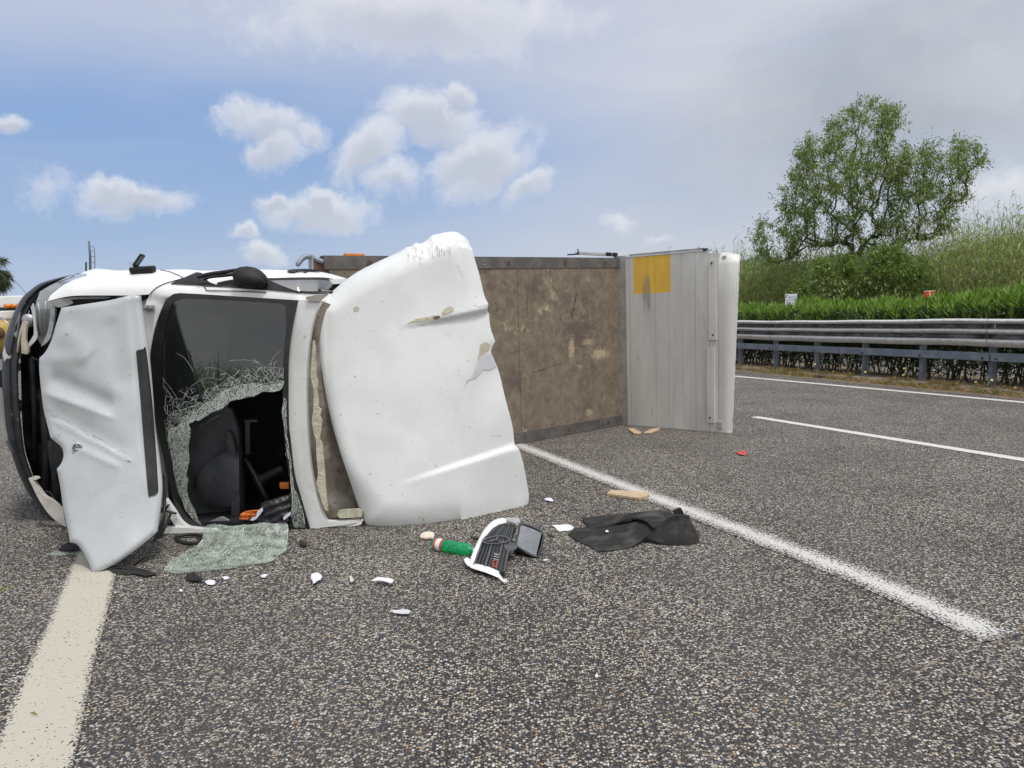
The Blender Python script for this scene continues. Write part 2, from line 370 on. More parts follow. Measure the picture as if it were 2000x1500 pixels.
M_red = simple('red_plastic', (.62, .06, .03), (.5, .05, .03), .4)
M_foam = simple('cream_foam', (.55, .53, .42), (.42, .39, .29), .9, sc=20, bump=.8, bs=60)
M_paper = simple('white_paper', (.80, .80, .82), (.7, .7, .75), .7, sc=20)
M_tissue = simple('tissue_paper', (.62, .62, .74), (.7, .7, .8), .8, sc=30)
M_wood = simple('pale_wood', (.52, .40, .27), (.38, .27, .17), .75, sc=9, mscale=(1, 8, 4), bump=.3, bs=90)
M_bark = simple('bark', (.06, .048, .036), (.10, .085, .065), .9, sc=9, bump=.6, bs=30)
M_kerb = simple('kerb_concrete', (.50, .43, .33), (.34, .28, .20), .9, sc=7, bump=.5, bs=60, speck=.5)
M_soil = simple('verge_soil', (.13, .10, .07), (.22, .17, .11), .95, sc=5, bump=.8, bs=40)
M_cable = simple('cable_black', (.01, .01, .01), (.02, .02, .02), .5)
M_letter = simple('chrome_letter', (.7, .7, .7), (.6, .6, .6), .25, .6)
M_ink = simple('plate_ink', (.02, .02, .03), (.02, .02, .03), .5)
M_bluep = simple('blue_print', (.03, .08, .45), (.03, .07, .4), .4)
M_lens = glassm('headlamp_lens', (.80, .82, .84), .10, .08)
M_wind = glassm('windscreen_glass', (.66, .69, .68), .03, .01, 1.0)
M_side = glassm('side_window_glass', (.05, .055, .06), .26, .03, .6)
M_mirror = simple('mirror_glass', (.24, .25, .26), (.16, .17, .18), .04, 1.0, rvar=.02)
M_crack = simple('crack_edge', (.74, .80, .75), (.6, .69, .62), .35)
def crazed(name, alpha, kk=1.0):
    m, t, o = newm(name)
    pos = node(t, 'ShaderNodeNewGeometry').outputs['Position']
    e = None
    for sc_, w_, st_ in ((40, .040, 1.0), (85, .06, .85), (17, .022, 1.0), (150, .07, .6)):
        wv = node(t, 'ShaderNodeTexNoise', {'Vector': pos, 'Scale': 19, 'Detail': 3}).outputs['Color']
        pw = node(t, 'ShaderNodeVectorMath', {0: wv, 'Scale': .07}, operation='SCALE').outputs[0]; pw = node(t, 'ShaderNodeVectorMath', {0: pos, 1: pw}, operation='ADD').outputs[0]
        pw = node(t, 'ShaderNodeMapping', {0: pw, 2: (.3, .5 * sc_, .4), 3: (1, 1, .45 if sc_ in (40, 150) else 1.8)}).outputs[0]
        v = node(t, 'ShaderNodeTexVoronoi', {'Vector': pw, 'Scale': sc_}, feature='DISTANCE_TO_EDGE').outputs[0]
        k = mth(t, 'MULTIPLY', sm(t, v, w_ * 1.7, w_ * .5), st_); e = k if e is None else mth(t, 'MAXIMUM', e, k)
    n = node(t, 'ShaderNodeTexNoise', {'Vector': pos, 'Scale': 11, 'Detail': 6, 'Roughness': .65}).outputs[0]
    f = mth(t, 'ADD', mth(t, 'MULTIPLY', mth(t, 'MULTIPLY', e, kk), sm(t, n, .36, .62, .25, 1.0)), sm(t, n, .45, .75, 0, alpha), clamp=True)
    d = node(t, 'ShaderNodeBsdfPrincipled', {'Base Color': (.68, .73, .68, 1), 'Roughness': .3}); tr = node(t, 'ShaderNodeBsdfTransparent', {0: (.90, .94, .91, 1)})
    mx = node(t, 'ShaderNodeMixShader', {0: f}); t.links.new(tr.outputs[0], mx.inputs[1]); t.links.new(d.outputs[0], mx.inputs[2]); t.links.new(mx.outputs[0], o.inputs[0]); return m
M_craze = crazed('crazed_glass', .0, .22); M_craze2 = crazed('crazed_glass_on_ground', .12, .42)
# ================================================================== THE SETTING
RD = Vector((G(1430, 735) - G(2000, 787)).to_2d().normalized()); RN = Vector((RD.y, -RD.x))       # along the road (away), to its right
def lat(p): return Vector((p[0], p[1])).dot(RN)
def along(p): return Vector((p[0], p[1])).dot(RD)
def RP(a, l, z=0.): q = RD * a + RN * l; return Vector((q.x, q.y, z))
GA = Vector((5.59, 18.04)); GB = Vector((7.65, 11.77)); GD = (GA - GB).normalized(); GN = Vector((GD.y, -GD.x))
def RL(s, off, z=0.): q = GB + GD * s + GN * off; return Vector((q.x, q.y, z))                     # along the barrier
def quadsheet(name, pts, m, uvs=None):
    o = mesh(name, pts, [(0, 1, 2, 3)], m, None, False); return o
gm = simple('dry_ground', (.12, .11, .07), (.08, .10, .04), .95, sc=.4, bump=.5, bs=4)
o = mesh('ground', [(-4000, -4000, -.06), (4000, -4000, -.06), (4000, 4000, -.06), (-4000, 4000, -.06)], [(0, 1, 2, 3)], gm, None, False); kind(o, 'structure')
lk = -.20
# the carriageway: its right edge follows the kerb
kp = [RL(s, lk) for s in (-60, 200)]
o = mesh('road', [kp[0], kp[1], kp[1] - Vector((RN.x, RN.y, 0)) * 24, kp[0] - Vector((RN.x, RN.y, 0)) * 24], [(0, 1, 2, 3)], M_asph, None, False); kind(o, 'structure')
o = mesh('opposite_road', [RL(-60, 1.9, -.02), RL(200, 1.9, -.02), RL(200, 15, -.02), RL(-60, 15, -.02)], [(0, 3, 2, 1)], M_asph2, None, False); kind(o, 'structure')
def stripe(name, a0, a1, l0, l1, m, n=24, z=.004):
    vs = []; fs = []; uv = []
    for i in range(n + 1):
        a = a0 + (a1 - a0) * i / n; vs += [RP(a, l0, z), RP(a, l1, z)]
    fs = [(2 * i, 2 * i + 1, 2 * i + 3, 2 * i + 2) for i in range(n)]
    o = mesh(name, vs, fs, m, None, False); me = o.data; L = me.uv_layers.new(name='uv'); ln = abs(a1 - a0)
    for p in me.polygons:
        for li in p.loop_indices:
            vi = me.loops[li].vertex_index; a = abs(vs[vi].to_2d().dot(RD) - a0)
            L.data[li].uv = ((vi % 2), min(a, ln - a) / (abs(l1 - l0)) if ln < 60 else 5)
    return kind(o, 'structure')
gl = G(1700, 759)
stripe('edge_line', -20, 190, lat(gl) - .09, lat(gl) + .09, M_line)
gl = G(1740, 857); a0 = along(G(1466, 815)); stripe('lane_line', a0, a0 - 4.8, lat(gl) - .075, lat(gl) + .075, M_line)
for k in (1, 2, 3): stripe('lane_line', a0 + 7.5 * k, a0 + 7.5 * k + 4.5, lat(gl) - .075, lat(gl) + .075, M_line)
# the worn line bends slightly: a chain of short quads through measured points
def chain_line(name, pts, w, m, n=8):
    P = cr(pts, n); vs = []; uv = []; L = 0; acc = [0]
    for i in range(1, len(P)): L += (P[i] - P[i - 1]).length; acc.append(L)
    for i, p in enumerate(P):
        t = (P[min(i + 1, len(P) - 1)] - P[max(i - 1, 0)]).normalized(); nn = Vector((t.y, -t.x, 0)); vs += [p - nn * w / 2, p + nn * w / 2]
    o = mesh(name, [(v.x, v.y, .004) for v in vs], [(2 * i, 2 * i + 1, 2 * i + 3, 2 * i + 2) for i in range(len(P) - 1)], m, None, False)
    if o.data.polygons[0].normal.z < 0: o.data.flip_normals()
    U = o.data.uv_layers.new(name='uv')
    for li, lp in enumerate(o.data.loops):
        vi = lp.vertex_index; U.data[li].uv = (vi % 2, min(acc[vi // 2], L - acc[vi // 2]) / w if L < 60 else 5)
    return kind(o, 'structure')
chain_line('worn_line', [G(1960, 1248), G(1660, 1118), G(1350, 999), G(1180, 934), G(1030, 876), G(960, 850), G(780, 786)], .235, M_line_w)
chain_line('shoulder_line', [G(10, 1640), G(70, 1460), G(118, 1300), G(152, 1208), G(186, 1100), G(215, 1010), G(262, 870)], .262, M_line_l)
# kerb stones along the median
kb = MB()
kb.box((.0, 0, .0), (.16, .985, .16), None, .012)
k0 = kb.build('kerb_stone', M_kerb); kroot = thing('kerb', 'x', 'x', RL(0, lk + .08)); del kroot['label']; del kroot['category']; kroot['kind'] = 'structure'
kme = k0.data; bpy.data.objects.remove(k0)
ang = math.atan2(-GD.x, GD.y)
for i in range(-8, 60):
    o = bpy.data.objects.new('kerb_stone', kme); COL.objects.link(o); o.parent = kroot
    q = RL(i * 1.0 + .5, lk + .08, random.uniform(-.008, .006)); o.location = q - WL[kroot.name]; o.rotation_euler = (random.uniform(-.01, .01), 0, ang + random.uniform(-.006, .006))
n = 60
sv = []; sf = []
for i in range(n + 1):
    for j in range(7):
        s = -20 + i * 1.6; off = lk + .15 + j * .34
        sv.append(RL(s, off, .07 + .05 * noise.noise(Vector((s, off * 2, 0))) - (.1 if j == 6 else 0)))
for i in range(n):
    for j in range(6): sf.append((i * 7 + j, i * 7 + j + 1, i * 7 + j + 8, i * 7 + j + 7))
o = mesh('median_soil', sv, sf, M_soil); kind(o, 'structure')
if o.data.polygons[0].normal.z < 0: o.data.flip_normals()
m, t, o = newm('kerbside_dirt'); a_c, h_, v_, big_, pos_ = asphalt_nodes(t)
n1 = node(t, 'ShaderNodeTexNoise', {'Vector': pos_, 'Scale': 3.5, 'Detail': 7, 'Roughness': .7}).outputs[0]; uvn = node(t, 'ShaderNodeUVMap'); uvn.uv_map = 'uv'; sxx = node(t, 'ShaderNodeSeparateXYZ', {0: uvn.outputs[0]})
cc = mixc(t, sm(t, mth(t, 'ADD', n1, mth(t, 'MULTIPLY', sxx.outputs[0], .42)), .55, .80), a_c, (.20, .14, .085))
b = node(t, 'ShaderNodeBsdfPrincipled', {'Base Color': cc, 'Roughness': .95}); t.links.new(b.outputs[0], o.inputs[0])
o = mesh('kerbside_dirt', [RL(-14, lk - .42, .003), RL(-14, lk - .0, .006), RL(40, lk - .0, .006), RL(40, lk - .42, .003)], [(0, 1, 2, 3)], m, None, False); U = o.data.uv_layers.new(name='uv')
for li, l in enumerate(o.data.loops): U.data[li].uv = ((0, 1, 1, 0)[l.vertex_index], 0)
if o.data.polygons[0].normal.z < 0: o.data.flip_normals()
kind(o, 'structure')
# hills far off
def hill(pts, dist, m, name='hill'):
    P = cr([PY(px, py, dist) for px, py in pts], 6); vs = []; 
    for k, (dy, f) in enumerate(((-250, -.05), (-120, .55), (0, 1), (200, .9), (500, -.05))):
        for p in P: vs.append(Vector((p.x + dy * .1, p.y + dy, max(-8, p.z * f + 9 * noise.noise(Vector((p.x * .012, k * 1.7, 3))) * (0 < f < 1)))))
    L = len(P); fs = [(k * L + i, k * L + i + 1, (k + 1) * L + i + 1, (k + 1) * L + i) for k in range(4) for i in range(L - 1)]
    return kind(mesh(name, vs, fs, m), 'structure')
M_hill = simple('hill_woodland', (.055, .085, .075), (.085, .11, .09), .95, sc=.03, lo=.35, hi=.6)
hill([(1150, 602), (1300, 545), (1400, 522), (1450, 508), (1500, 503), (1560, 510), (1640, 497), (1700, 492), (1760, 500), (1830, 500), (1880, 484), (1930, 470), (1980, 462), (2040, 452), (2200, 440), (2500, 470), (2700, 560)], 1900, M_hill)

# ------------------------------------------------------------------ roadside barrier
def guard(label, o0, n_sec, s_start, side=1, group=None, detail=True, post_h=1.13):
    root = thing('guardrail', label, 'guardrail', RL(0, o0), group)
    prof = [(.0, 1.168), (-.055, 1.172), (-.10, 1.15), (-.10, 1.125), (-.015, 1.075), (-.012, 1.03), (-.10, .995), (-.10, .96), (-.015, .915), (-.012, .868), (-.09, .84), (-.09, .795), (-.03, .735), (.0, .725)]
    q = cr([(a, b, 0) for a, b in prof], 2); L = 5.32
    for k in range(n_sec):
        rows = []
        for i in range(29):
            s = s_start + k * L + i * (L + .18) / 28; row = []
            lap = .012 if i < 2 else 0
            for (a, b, _) in q:
                w = .007 * noise.noise(Vector((s * 1.1, b * 3, o0))) ; wz = .02 * noise.noise(Vector((s * .7, 5, o0)))
                row.append(RL(s, o0 + side * (a - lap + w), b + wz - .0))
            rows.append(row)
        b = MB().grid(rows); rows2 = [[p + Vector((GN.x, GN.y, 0)) * .006 * side for p in r] for r in rows]; b.grid(rows2)
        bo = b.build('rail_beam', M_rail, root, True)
        if detail:
            for s in (s_start + k * L + .09, s_start + k * L + 1.33, s_start + k * L + 2.66, s_start + k * L + 3.99):
                for z in (1.05, .89):
                    for ds in ((-.06, .06) if s < s_start + k * L + .2 else (0,)):
                        c = RL(s + ds, o0 - side * .03, z); bb = MB().lathe([(0, .024), (.006, .024), (.006, .014), (.014, .014), (.014, 0)], c, Vector((-GN.x, -GN.y, 0)) * side, 6); bb.build('bolt', M_steel_d, bo)
        # lower rail
        b = MB(); c = RL(s_start + (k + .5) * L, o0 - side * .0, .565); R = Matrix.Rotation(ang, 3, 'Z')
        b.box(c, (.05, L - .02, .135), R, .012); lo_ = b.build('lower_rail', M_rail_low, root)
        if detail:
            for s in (.12, 1.33, 2.66, 3.99, L - .12):
                cc = RL(s_start + k * L + s, o0 - side * .03, .54); MB().lathe([(-.005, .02), (.008, .02), (.012, 0)], cc, Vector((-GN.x, -GN.y, 0)) * side, 6).build('bolt', M_steel_d, lo_)
    pb = MB(); R = Matrix.Rotation(ang, 3, 'Z')
    pb.box((0, 0, post_h / 2), (.10, .006, post_h), R); pb.box(R @ Vector((.05, .03, post_h / 2)), (.006, .066, post_h), R); pb.box(R @ Vector((-.05, .03, post_h / 2)), (.006, .066, post_h), R)
    p0 = pb.build('post', M_post, root); me = p0.data; bpy.data.objects.remove(p0)
    i = 0; s = s_start
    while s < s_start + n_sec * L:
        p = bpy.data.objects.new('post', me); COL.objects.link(p); p.parent = root; p.location = RL(s, o0 + side * .09) - WL[root.name]; s += 1.33
    return root
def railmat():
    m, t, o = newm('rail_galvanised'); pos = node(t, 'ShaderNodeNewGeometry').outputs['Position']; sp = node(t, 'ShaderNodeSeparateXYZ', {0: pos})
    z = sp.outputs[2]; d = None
    for zc in (1.055, .892): k = sm(t, mth(t, 'ABSOLUTE', mth(t, 'SUBTRACT', z, zc)), (.058), .03); d = k if d is None else mth(t, 'MAXIMUM', d, k)  # beam hollows: grime, with the shade there also darkened into the colour
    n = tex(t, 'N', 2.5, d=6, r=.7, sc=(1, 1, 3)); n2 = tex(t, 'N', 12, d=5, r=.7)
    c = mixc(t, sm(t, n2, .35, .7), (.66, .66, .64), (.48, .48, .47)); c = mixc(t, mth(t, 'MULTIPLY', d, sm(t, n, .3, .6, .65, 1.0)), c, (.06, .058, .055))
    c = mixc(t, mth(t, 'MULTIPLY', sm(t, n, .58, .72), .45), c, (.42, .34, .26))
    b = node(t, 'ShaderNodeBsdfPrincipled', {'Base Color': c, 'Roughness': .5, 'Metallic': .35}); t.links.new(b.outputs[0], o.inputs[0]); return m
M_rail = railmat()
if 0: M_rail = simple('rail_galvanised', (.45, .45, .44), (.24, .235, .22), .45, .55, sc=2.2, lo=.35, hi=.7, speck=.5, spc=(.16, .12, .08), mscale=(1, 1, 4))
M_rail_low = simple('lower_rail_steel', (.15, .175, .21), (.22, .245, .275), .5, .4, sc=5)
M_post = simple('post_steel', (.10, .12, .15), (.17, .19, .21), .55, .4, sc=6)
M_steel_d = simple('bolt_steel', (.10, .10, .10), (.05, .04, .04), .5, .6)
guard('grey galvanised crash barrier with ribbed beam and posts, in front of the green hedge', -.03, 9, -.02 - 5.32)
mk = MB().box(RL(-.12, -.075, 1.035), (.004, .018, .12), Matrix.Rotation(ang, 3, 'Z')); 
mk.build('reflector_strip', simple('orange_reflector', (.6, .3, .2), rough=.4), bpy.data.objects['guardrail'])

# ------------------------------------------------------------------ leaves
def leaves(C, Dr, Ln, Wd, droop=.25, seg=2):
    """lanceolate leaves: C base points, Dr directions, Ln lengths, Wd widths (arrays)"""
    n = len(C); Dr = Dr / np.linalg.norm(Dr, axis=1)[:, None]
    r = rng.normal(size=(n, 3)); sd_ = np.cross(Dr, r); sd_ /= np.linalg.norm(sd_, axis=1)[:, None] + 1e-9
    Ln = Ln[:, None]; Wd = Wd[:, None]; dn = np.array([0, 0, -1.])
    a = C; m_ = C + Dr * Ln * .45 + dn * Ln * droop * .2; e = C + Dr * Ln + dn * Ln * droop
    V = np.stack([a, m_ + sd_ * Wd * .5, e, m_ - sd_ * Wd * .5], 1).reshape(-1, 3)
    return V, np.arange(4 * n).reshape(n, 4)
def mergeVF(lst):
    V = []; Fs = []; b = 0
    for v, f in lst: V.append(v); Fs.append(f + b); b += len(v)
    return np.concatenate(V), np.concatenate(Fs)
M_olea = leafm('oleander_leaf', [(.07, .13, .02), (.15, .25, .045), (.26, .38, .08), (.12, .21, .04), (.36, .46, .15)], .35, .36)
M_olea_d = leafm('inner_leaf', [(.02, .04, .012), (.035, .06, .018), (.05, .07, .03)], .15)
M_reed = leafm('cane_leaf', [(.11, .20, .04), (.21, .33, .07), (.31, .38, .12), (.16, .27, .05), (.42, .40, .21)], .3, .55)
M_cane = leafm('cane_stem', [(.20, .18, .09), (.28, .24, .14), (.12, .14, .06)], 0, .7)
M_acacia = leafm('tree_leaf', [(.05, .08, .018), (.11, .17, .035), (.19, .27, .055), (.09, .14, .028), (.26, .31, .12)], .35, .5)
def hedge(label, s0, s1, o0, ztop, wid, dens, root_name='hedge', shoots=125):
    root = thing(root_name, label, 'hedge', RL(0, o0))
    n = int((s1 - s0) * dens); nsh = int((s1 - s0) * shoots)
    # shoots: each an upward fan of leaves
    ss = rng.uniform(s0, s1, nsh); oo = rng.uniform(-wid, wid, nsh)
    hh = np.array([ztop + .26 * noise.noise(Vector((a * 1.1, b * 2, 1))) + max(0, .06 * (3 - a)) * (a < 3) + .05 * noise.noise(Vector((a * 5, b, 7))) for a, b in zip(ss, oo)]) - (np.abs(oo) / wid) ** 2 * .22 - rng.uniform(0, .3, nsh) ** 1.0 * (rng.random(nsh) < .6)
    C = []; Dd = []
    for a, b, h in zip(ss, oo, hh):
        base = RL(a, o0 + b, h - .22); k = 16
        lean = np.array([rng.normal() * .25 - GN.x * b * .5, rng.normal() * .25 - 0, 1.0])
        for j in range(k):
            t = j / k; ph = j * 2.4 + rng.random(); sp = .9 - .55 * t
            C.append(np.array(base) + lean * .24 * t)
            Dd.append([math.cos(ph) * sp + lean[0], math.sin(ph) * sp + lean[1], .75 + .5 * t])
    C = np.array(C); Dd = np.array(Dd)
    V, Fc = leaves(C, Dd, rng.uniform(.13, .24, len(C)), rng.uniform(.022, .036, len(C)), .10)
    f = mesh('foliage', V, Fc, M_olea, root); kind(f, 'stuff')
    # inner and side leaves, sparser towards the ground
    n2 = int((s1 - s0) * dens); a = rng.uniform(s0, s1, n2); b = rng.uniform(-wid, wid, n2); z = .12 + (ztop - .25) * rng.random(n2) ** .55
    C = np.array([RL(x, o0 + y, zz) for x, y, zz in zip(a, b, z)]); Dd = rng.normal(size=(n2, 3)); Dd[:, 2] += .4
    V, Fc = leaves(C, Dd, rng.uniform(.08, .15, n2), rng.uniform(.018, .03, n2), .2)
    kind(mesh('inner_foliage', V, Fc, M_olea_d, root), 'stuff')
    st = MB()
    for i in range(int((s1 - s0) * 16)):
        x = rng.uniform(s0, s1); y = rng.uniform(-wid * .5, wid * .5); p = RL(x, o0 + y, 0)
        d = Vector((rng.normal() * .22, rng.normal() * .22, 1)); r = rng.uniform(.008, .02)
        st.tube([p, p + d * .45 * ztop + Vector((rng.normal() * .03, 0, 0)), p + d * .85 * ztop], [r, r * .8, r * .4], 5, False)
    kind(st.build('stem', M_bark, root), 'stuff'); return root
hedge('bright green clipped hedge running behind the crash barrier', -5, 24, .72, 1.47, .45, 5200)

# weeds along the kerb, yellow flowers
M_dry = leafm('dry_grass', [(.42, .24, .10), (.52, .36, .18), (.32, .20, .08), (.15, .19, .06), (.10, .16, .04)], .2, .7)
C = []; Dd = []
for i in range(1500):
    s = rng.uniform(-6, 16); off = lk + rng.choice([-.02, -.04, .16, -.16, -.10, .0]) + rng.normal() * .05; z = .01 if off < lk - .01 else .07
    den = noise.noise(Vector((s * 1.1, 0, 2)))
    if den < -.1 and rng.random() < .7: continue
    for j in range(int(4 + 14 * rng.random())): C.append(RL(s + rng.normal() * .04, off + rng.normal() * .02, z)); Dd.append([rng.normal() * .8, rng.normal() * .8, 1])
V, Fc = leaves(np.array(C), np.array(Dd), rng.uniform(.05, .17, len(C)), rng.uniform(.007, .015, len(C)), .25)
o = mesh('dry_weeds', V, Fc, M_dry); tag(o, 'dry brown weeds growing along the low kerb under the barrier', 'weeds'); kind(o, 'stuff')
M_yel = simple('yellow_petal', (.80, .68, .10), (.8, .75, .3), .6)
fl = [(1592, 712), (1690, 727), (1766, 720), (1764, 733), (1906, 747), (1937, 743), (1983, 758), (1931, 760)]
for i, (px, py) in enumerate(fl):
    q = hitv(px, py, RL(0, -.02)[:2], RL(10, -.02)[:2])
    t = thing('yellow_flower', ['yellow flower left of the other blooms, under the barrier', 'small yellow flower at the foot of the kerb, second from the left', 'upper of two yellow flowers in front of the bright gap under the rail', 'lower of two yellow flowers in front of the bright gap under the rail', 'yellow flower just left of the last post on the right', 'yellow flower just right of the last post on the right', 'yellow flower nearest the right edge of the picture, by the kerb', 'yellow flower low at the foot of the last post on the right'][i], 'flower', (q.x, q.y, .07), 'yellow flowers along the kerb')
    b = MB(); 
    b.lathe([(.0, .004), (.006, .022), (.012, .016), (.014, 0)], q, Vector((-.3, -.8, .5)), 9); b.build('bloom', M_yel, t, True)
    MB().tube([Vector((q.x + .01, q.y + .02, .06)), q + Vector((.006, .012, -.03)), q], .0022, 5).build('stalk', M_olea, t)
# ================================================================== THE OVERTURNED TRUCK
P1 = Vector((.04, 8.20)); P2 = Vector((1.44, 9.47)); DF = (P1 - P2).normalized(); UPV = Vector((-DF.y, DF.x)) * 1.0
if UPV.x < 0: UPV = -UPV
dA = (P1.x, P1.y); dB = (P2.x, P2.y)
truck = thing('overturned_truck', 'white light truck lying on its side, hood burst open, flat deck behind', 'truck', (-1.4, 6.0, 0))
def dz(px, py, off=0.):                      # on the plane of the deck
    n = Vector((UPV.x, UPV.y, 0)); return hitp(px, py, Vector((P1.x, P1.y, 0)) + n * off, n)
def bulge(A, B, amt, off=0.):
    A = Vector(A); B = Vector(B)
    def f(px, py):
        p = hitv(px, py, A, B); s = (p.to_2d() - A).dot(B - A) / (B - A).length_squared
        k = off - amt * (1 - (2 * min(max(s, 0), 1) - 1) ** 2); d = ray(px, py); return p + d * (k / d.y)
    return f
# ---- deck: plywood sheets between steel rails
def zl(px, up): return dz(px, (495 + (px - 628) * .003) if up else (828 + (1219 - px) * .1914))
def deck_pt(s, z, off=0.):                  # s metres from P2 towards the front
    q = P2 + DF * s + UPV * off; return Vector((q.x, q.y, z))
DL = (P2 - hitv(632, 510, dA, dB).to_2d()).length; zt0, zt1 = 2.13, 2.02
def ztop(s): return zt0 + (zt1 - zt0) * s / DL
M_ply, t_, o_ = newm('worn_plywood')
g = tex(t_, 'N', 2.6, d=8, r=.7); g2 = tex(t_, 'N', 9, d=8, r=.75); g3 = tex(t_, 'N', 34, d=4, sc=(1, 1, .3)); g4 = tex(t_, 'N', 1.5, d=6, r=.6, dist=.6)
c = mixc(t_, sm(t_, g2, .3, .7), (.165, .135, .10), (.285, .24, .18))
c = mixc(t_, sm(t_, g, .52, .66, 0, .7), c, (.14, .105, .095))
c = mixc(t_, mth(t_, 'MULTIPLY', sm(t_, g4, .6, .68), sm(t_, g2, .45, .52)), c, (.50, .41, .28))
pos_ = node(t_, 'ShaderNodeNewGeometry').outputs['Position']; grit = tex(t_, 'N', 45, d=5, r=.75, sc=(1, 1, .7))
def spot(px, py, ru, rz, lo=1.0, hi=.3):
    c0_ = dz(px, py); mp = node(t_, 'ShaderNodeMapping', {0: pos_, 1: tuple(c0_), 2: (0, 0, math.atan2(DF.y, DF.x)), 3: (ru, ru, rz)}, vector_type='TEXTURE')
    l = node(t_, 'ShaderNodeVectorMath', {0: mp.outputs[0]}, operation='LENGTH').outputs['Value']
    return sm(t_, mth(t_, 'ADD', l, mth(t_, 'ADD', mth(t_, 'MULTIPLY', mth(t_, 'SUBTRACT', g2, .5), 2.4), mth(t_, 'MULTIPLY', mth(t_, 'SUBTRACT', grit, .5), 3.0))), lo, hi)
for px_, py_, a_, b_, k_ in ((1130, 655, .36, .34, .75), (1045, 555, .25, .16, .6), (1100, 590, .16, .18, .5), (965, 560, .12, .1, .5), (1145, 800, .16, .12, .6), (1000, 740, .2, .2, .35)): c = mixc(t_, mth(t_, 'MULTIPLY', spot(px_, py_, a_, b_), k_), c, (.125, .09, .088))
for px_, py_, a_, b_, k_ in ((1172, 692, .22, .09, .9), (1116, 680, .07, .2, .8), (1150, 668, .12, .07, .7), (1150, 805, .10, .06, .7)): c = mixc(t_, mth(t_, 'MULTIPLY', spot(px_, py_, a_, b_, .8, .45), k_), c, (.52, .42, .28))
c = mixc(t_, sm(t_, g3, .62, .72, 0, .6), c, (.07, .05, .045)); fine_ = tex(t_, 'N', 160, d=3, sc=(1, 1, .6)); c = mixc(t_, sm(t_, fine_, .35, .7, 0, .35), c, (.09, .07, .05))
b_ = node(t_, 'ShaderNodeBsdfPrincipled', {'Base Color': c, 'Roughness': .8, 'Specular IOR Level': .25}); bn_ = node(t_, 'ShaderNodeBump', {'Height': g2, 'Strength': .25, 'Distance': .01}); t_.links.new(bn_.outputs[0], b_.inputs['Normal']); t_.links.new(b_.outputs[0], o_.inputs[0])
M_rust = simple('rusty_steel', (.115, .105, .10), (.16, .15, .145), .6, .35, sc=5, lo=.4, hi=.6, speck=.9, spc=(.13, .06, .03), bump=.3, bs=50)
M_rust2 = simple('rusty_front_beam', (.14, .075, .045), (.09, .06, .045), .8, .1, sc=9, bump=.6, bs=40, speck=.6, spc=(.05, .03, .02))
def vbox(s0, s1, zb0, zb1, zt_0, zt_1, o0, o1):
    """slab on the deck plane between s0..s1, bottom z at s0/s1, top z at s0/s1, offsets o0..o1 along vehicle-up"""
    vs = []
    for s, zb, zt in ((s0, zb0, zt_0), (s1, zb1, zt_1)):
        for o in (o0, o1): vs += [deck_pt(s, zb, o), deck_pt(s, zt, o)]
    return MB().add(vs, [(0, 1, 3, 2), (4, 6, 7, 5), (0, 4, 5, 1), (2, 3, 7, 6), (0, 2, 6, 4), (1, 5, 7, 3)])
deck = vbox(.0, DL, .01, .01, ztop(0) - .01, ztop(DL) - .01, -.12, -.02).build('deck_frame', M_rust, truck)
cuts = [.03, .60, 1.82, 3.04, DL - .05]; RW = .125
for a, b in zip(cuts[:-1], cuts[1:]): vbox(a + .002, b - .002, RW, RW, ztop(a) - RW, ztop(b) - RW, -.019, random.choice([.0, .0015, -.001])).build('plywood_panel', M_ply, deck)
top_r = vbox(0, DL, ztop(0) - RW + .002, ztop(DL) - RW + .002, ztop(0), ztop(DL), -.06, .008).build('steel_rail', M_rust, truck)
bot_r = vbox(0, DL, .005, .005, RW - .002, RW - .002, -.06, .008).build('steel_rail', M_rust, truck)
for s in (.33, 1.05, 1.95, 2.9, 3.7):
    for (rail, z) in ((top_r, ztop(s) - .068), (bot_r, .064)):
        MB().lathe([(-.002, .028), (.004, .028), (.004, .018), (-.001, .016), (-.001, .009), (.006, .008), (.006, 0)], deck_pt(s, z, .008), Vector((UPV.x, UPV.y, 0)), 12).build('tie_ring', M_rust2, rail)
for s in (.5, .84, 1.5, 2.3):
    for z in (.045, .085): MB().lathe([(-.001, .009), (.005, .008), (.007, 0)], deck_pt(s, ztop(s) - z, .008), Vector((UPV.x, UPV.y, 0)), 8).build('rivet', M_metal, top_r)
for k in range(70):                          # screw heads along the sheet edges
    pass
scr = MB()
for s in np.arange(.12, DL - .1, .24):
    for z in (ztop(s) - RW - .035, RW + .035): scr.lathe([(-.001, .007), (.0025, .006), (.0025, 0)], deck_pt(s + random.uniform(-.02, .02), z, 0), Vector((UPV.x, UPV.y, 0)), 6)
kind(scr.build('screws', M_dark, deck), 'stuff')
scs = MB(); random.seed(31)
for i in range(150):
    s = random.uniform(.05, 2.6); z = random.uniform(.2, 1.95); L = random.uniform(.02, .22) * random.random(); dx = random.gauss(0, .18); w = random.uniform(.0008, .003)
    if random.random() < .3: dx = random.uniform(-2, 2)
    a = deck_pt(s, z, .003); b = deck_pt(s + dx * L, z + L, .003); d = b - a; n = d.cross(Vector((UPV.x, UPV.y, 0))).normalized() * w; scs.add([a - n, b - n * .3, b + n * .3, a + n], [(0, 1, 2, 3)])
for (x0, y0, x1, y1, w) in ((1117, 620, 1126, 575, .006), (1124, 590, 1126, 572, .007), (1031, 575, 1030, 620, .003), (1040, 630, 1038, 648, .003), (1037, 735, 1037, 775, .003), (1018, 725, 1000, 760, .003), (1040, 728, 1110, 705, .003), (995, 690, 1060, 672, .002)):
    a = dz(x0, y0, .004); b = dz(x1, y1, .004); d = b - a; n = d.cross(Vector((UPV.x, UPV.y, 0))).normalized() * w; scs.add([a - n, b - n * .4, b + n * .4, a + n], [(0, 1, 2, 3)])
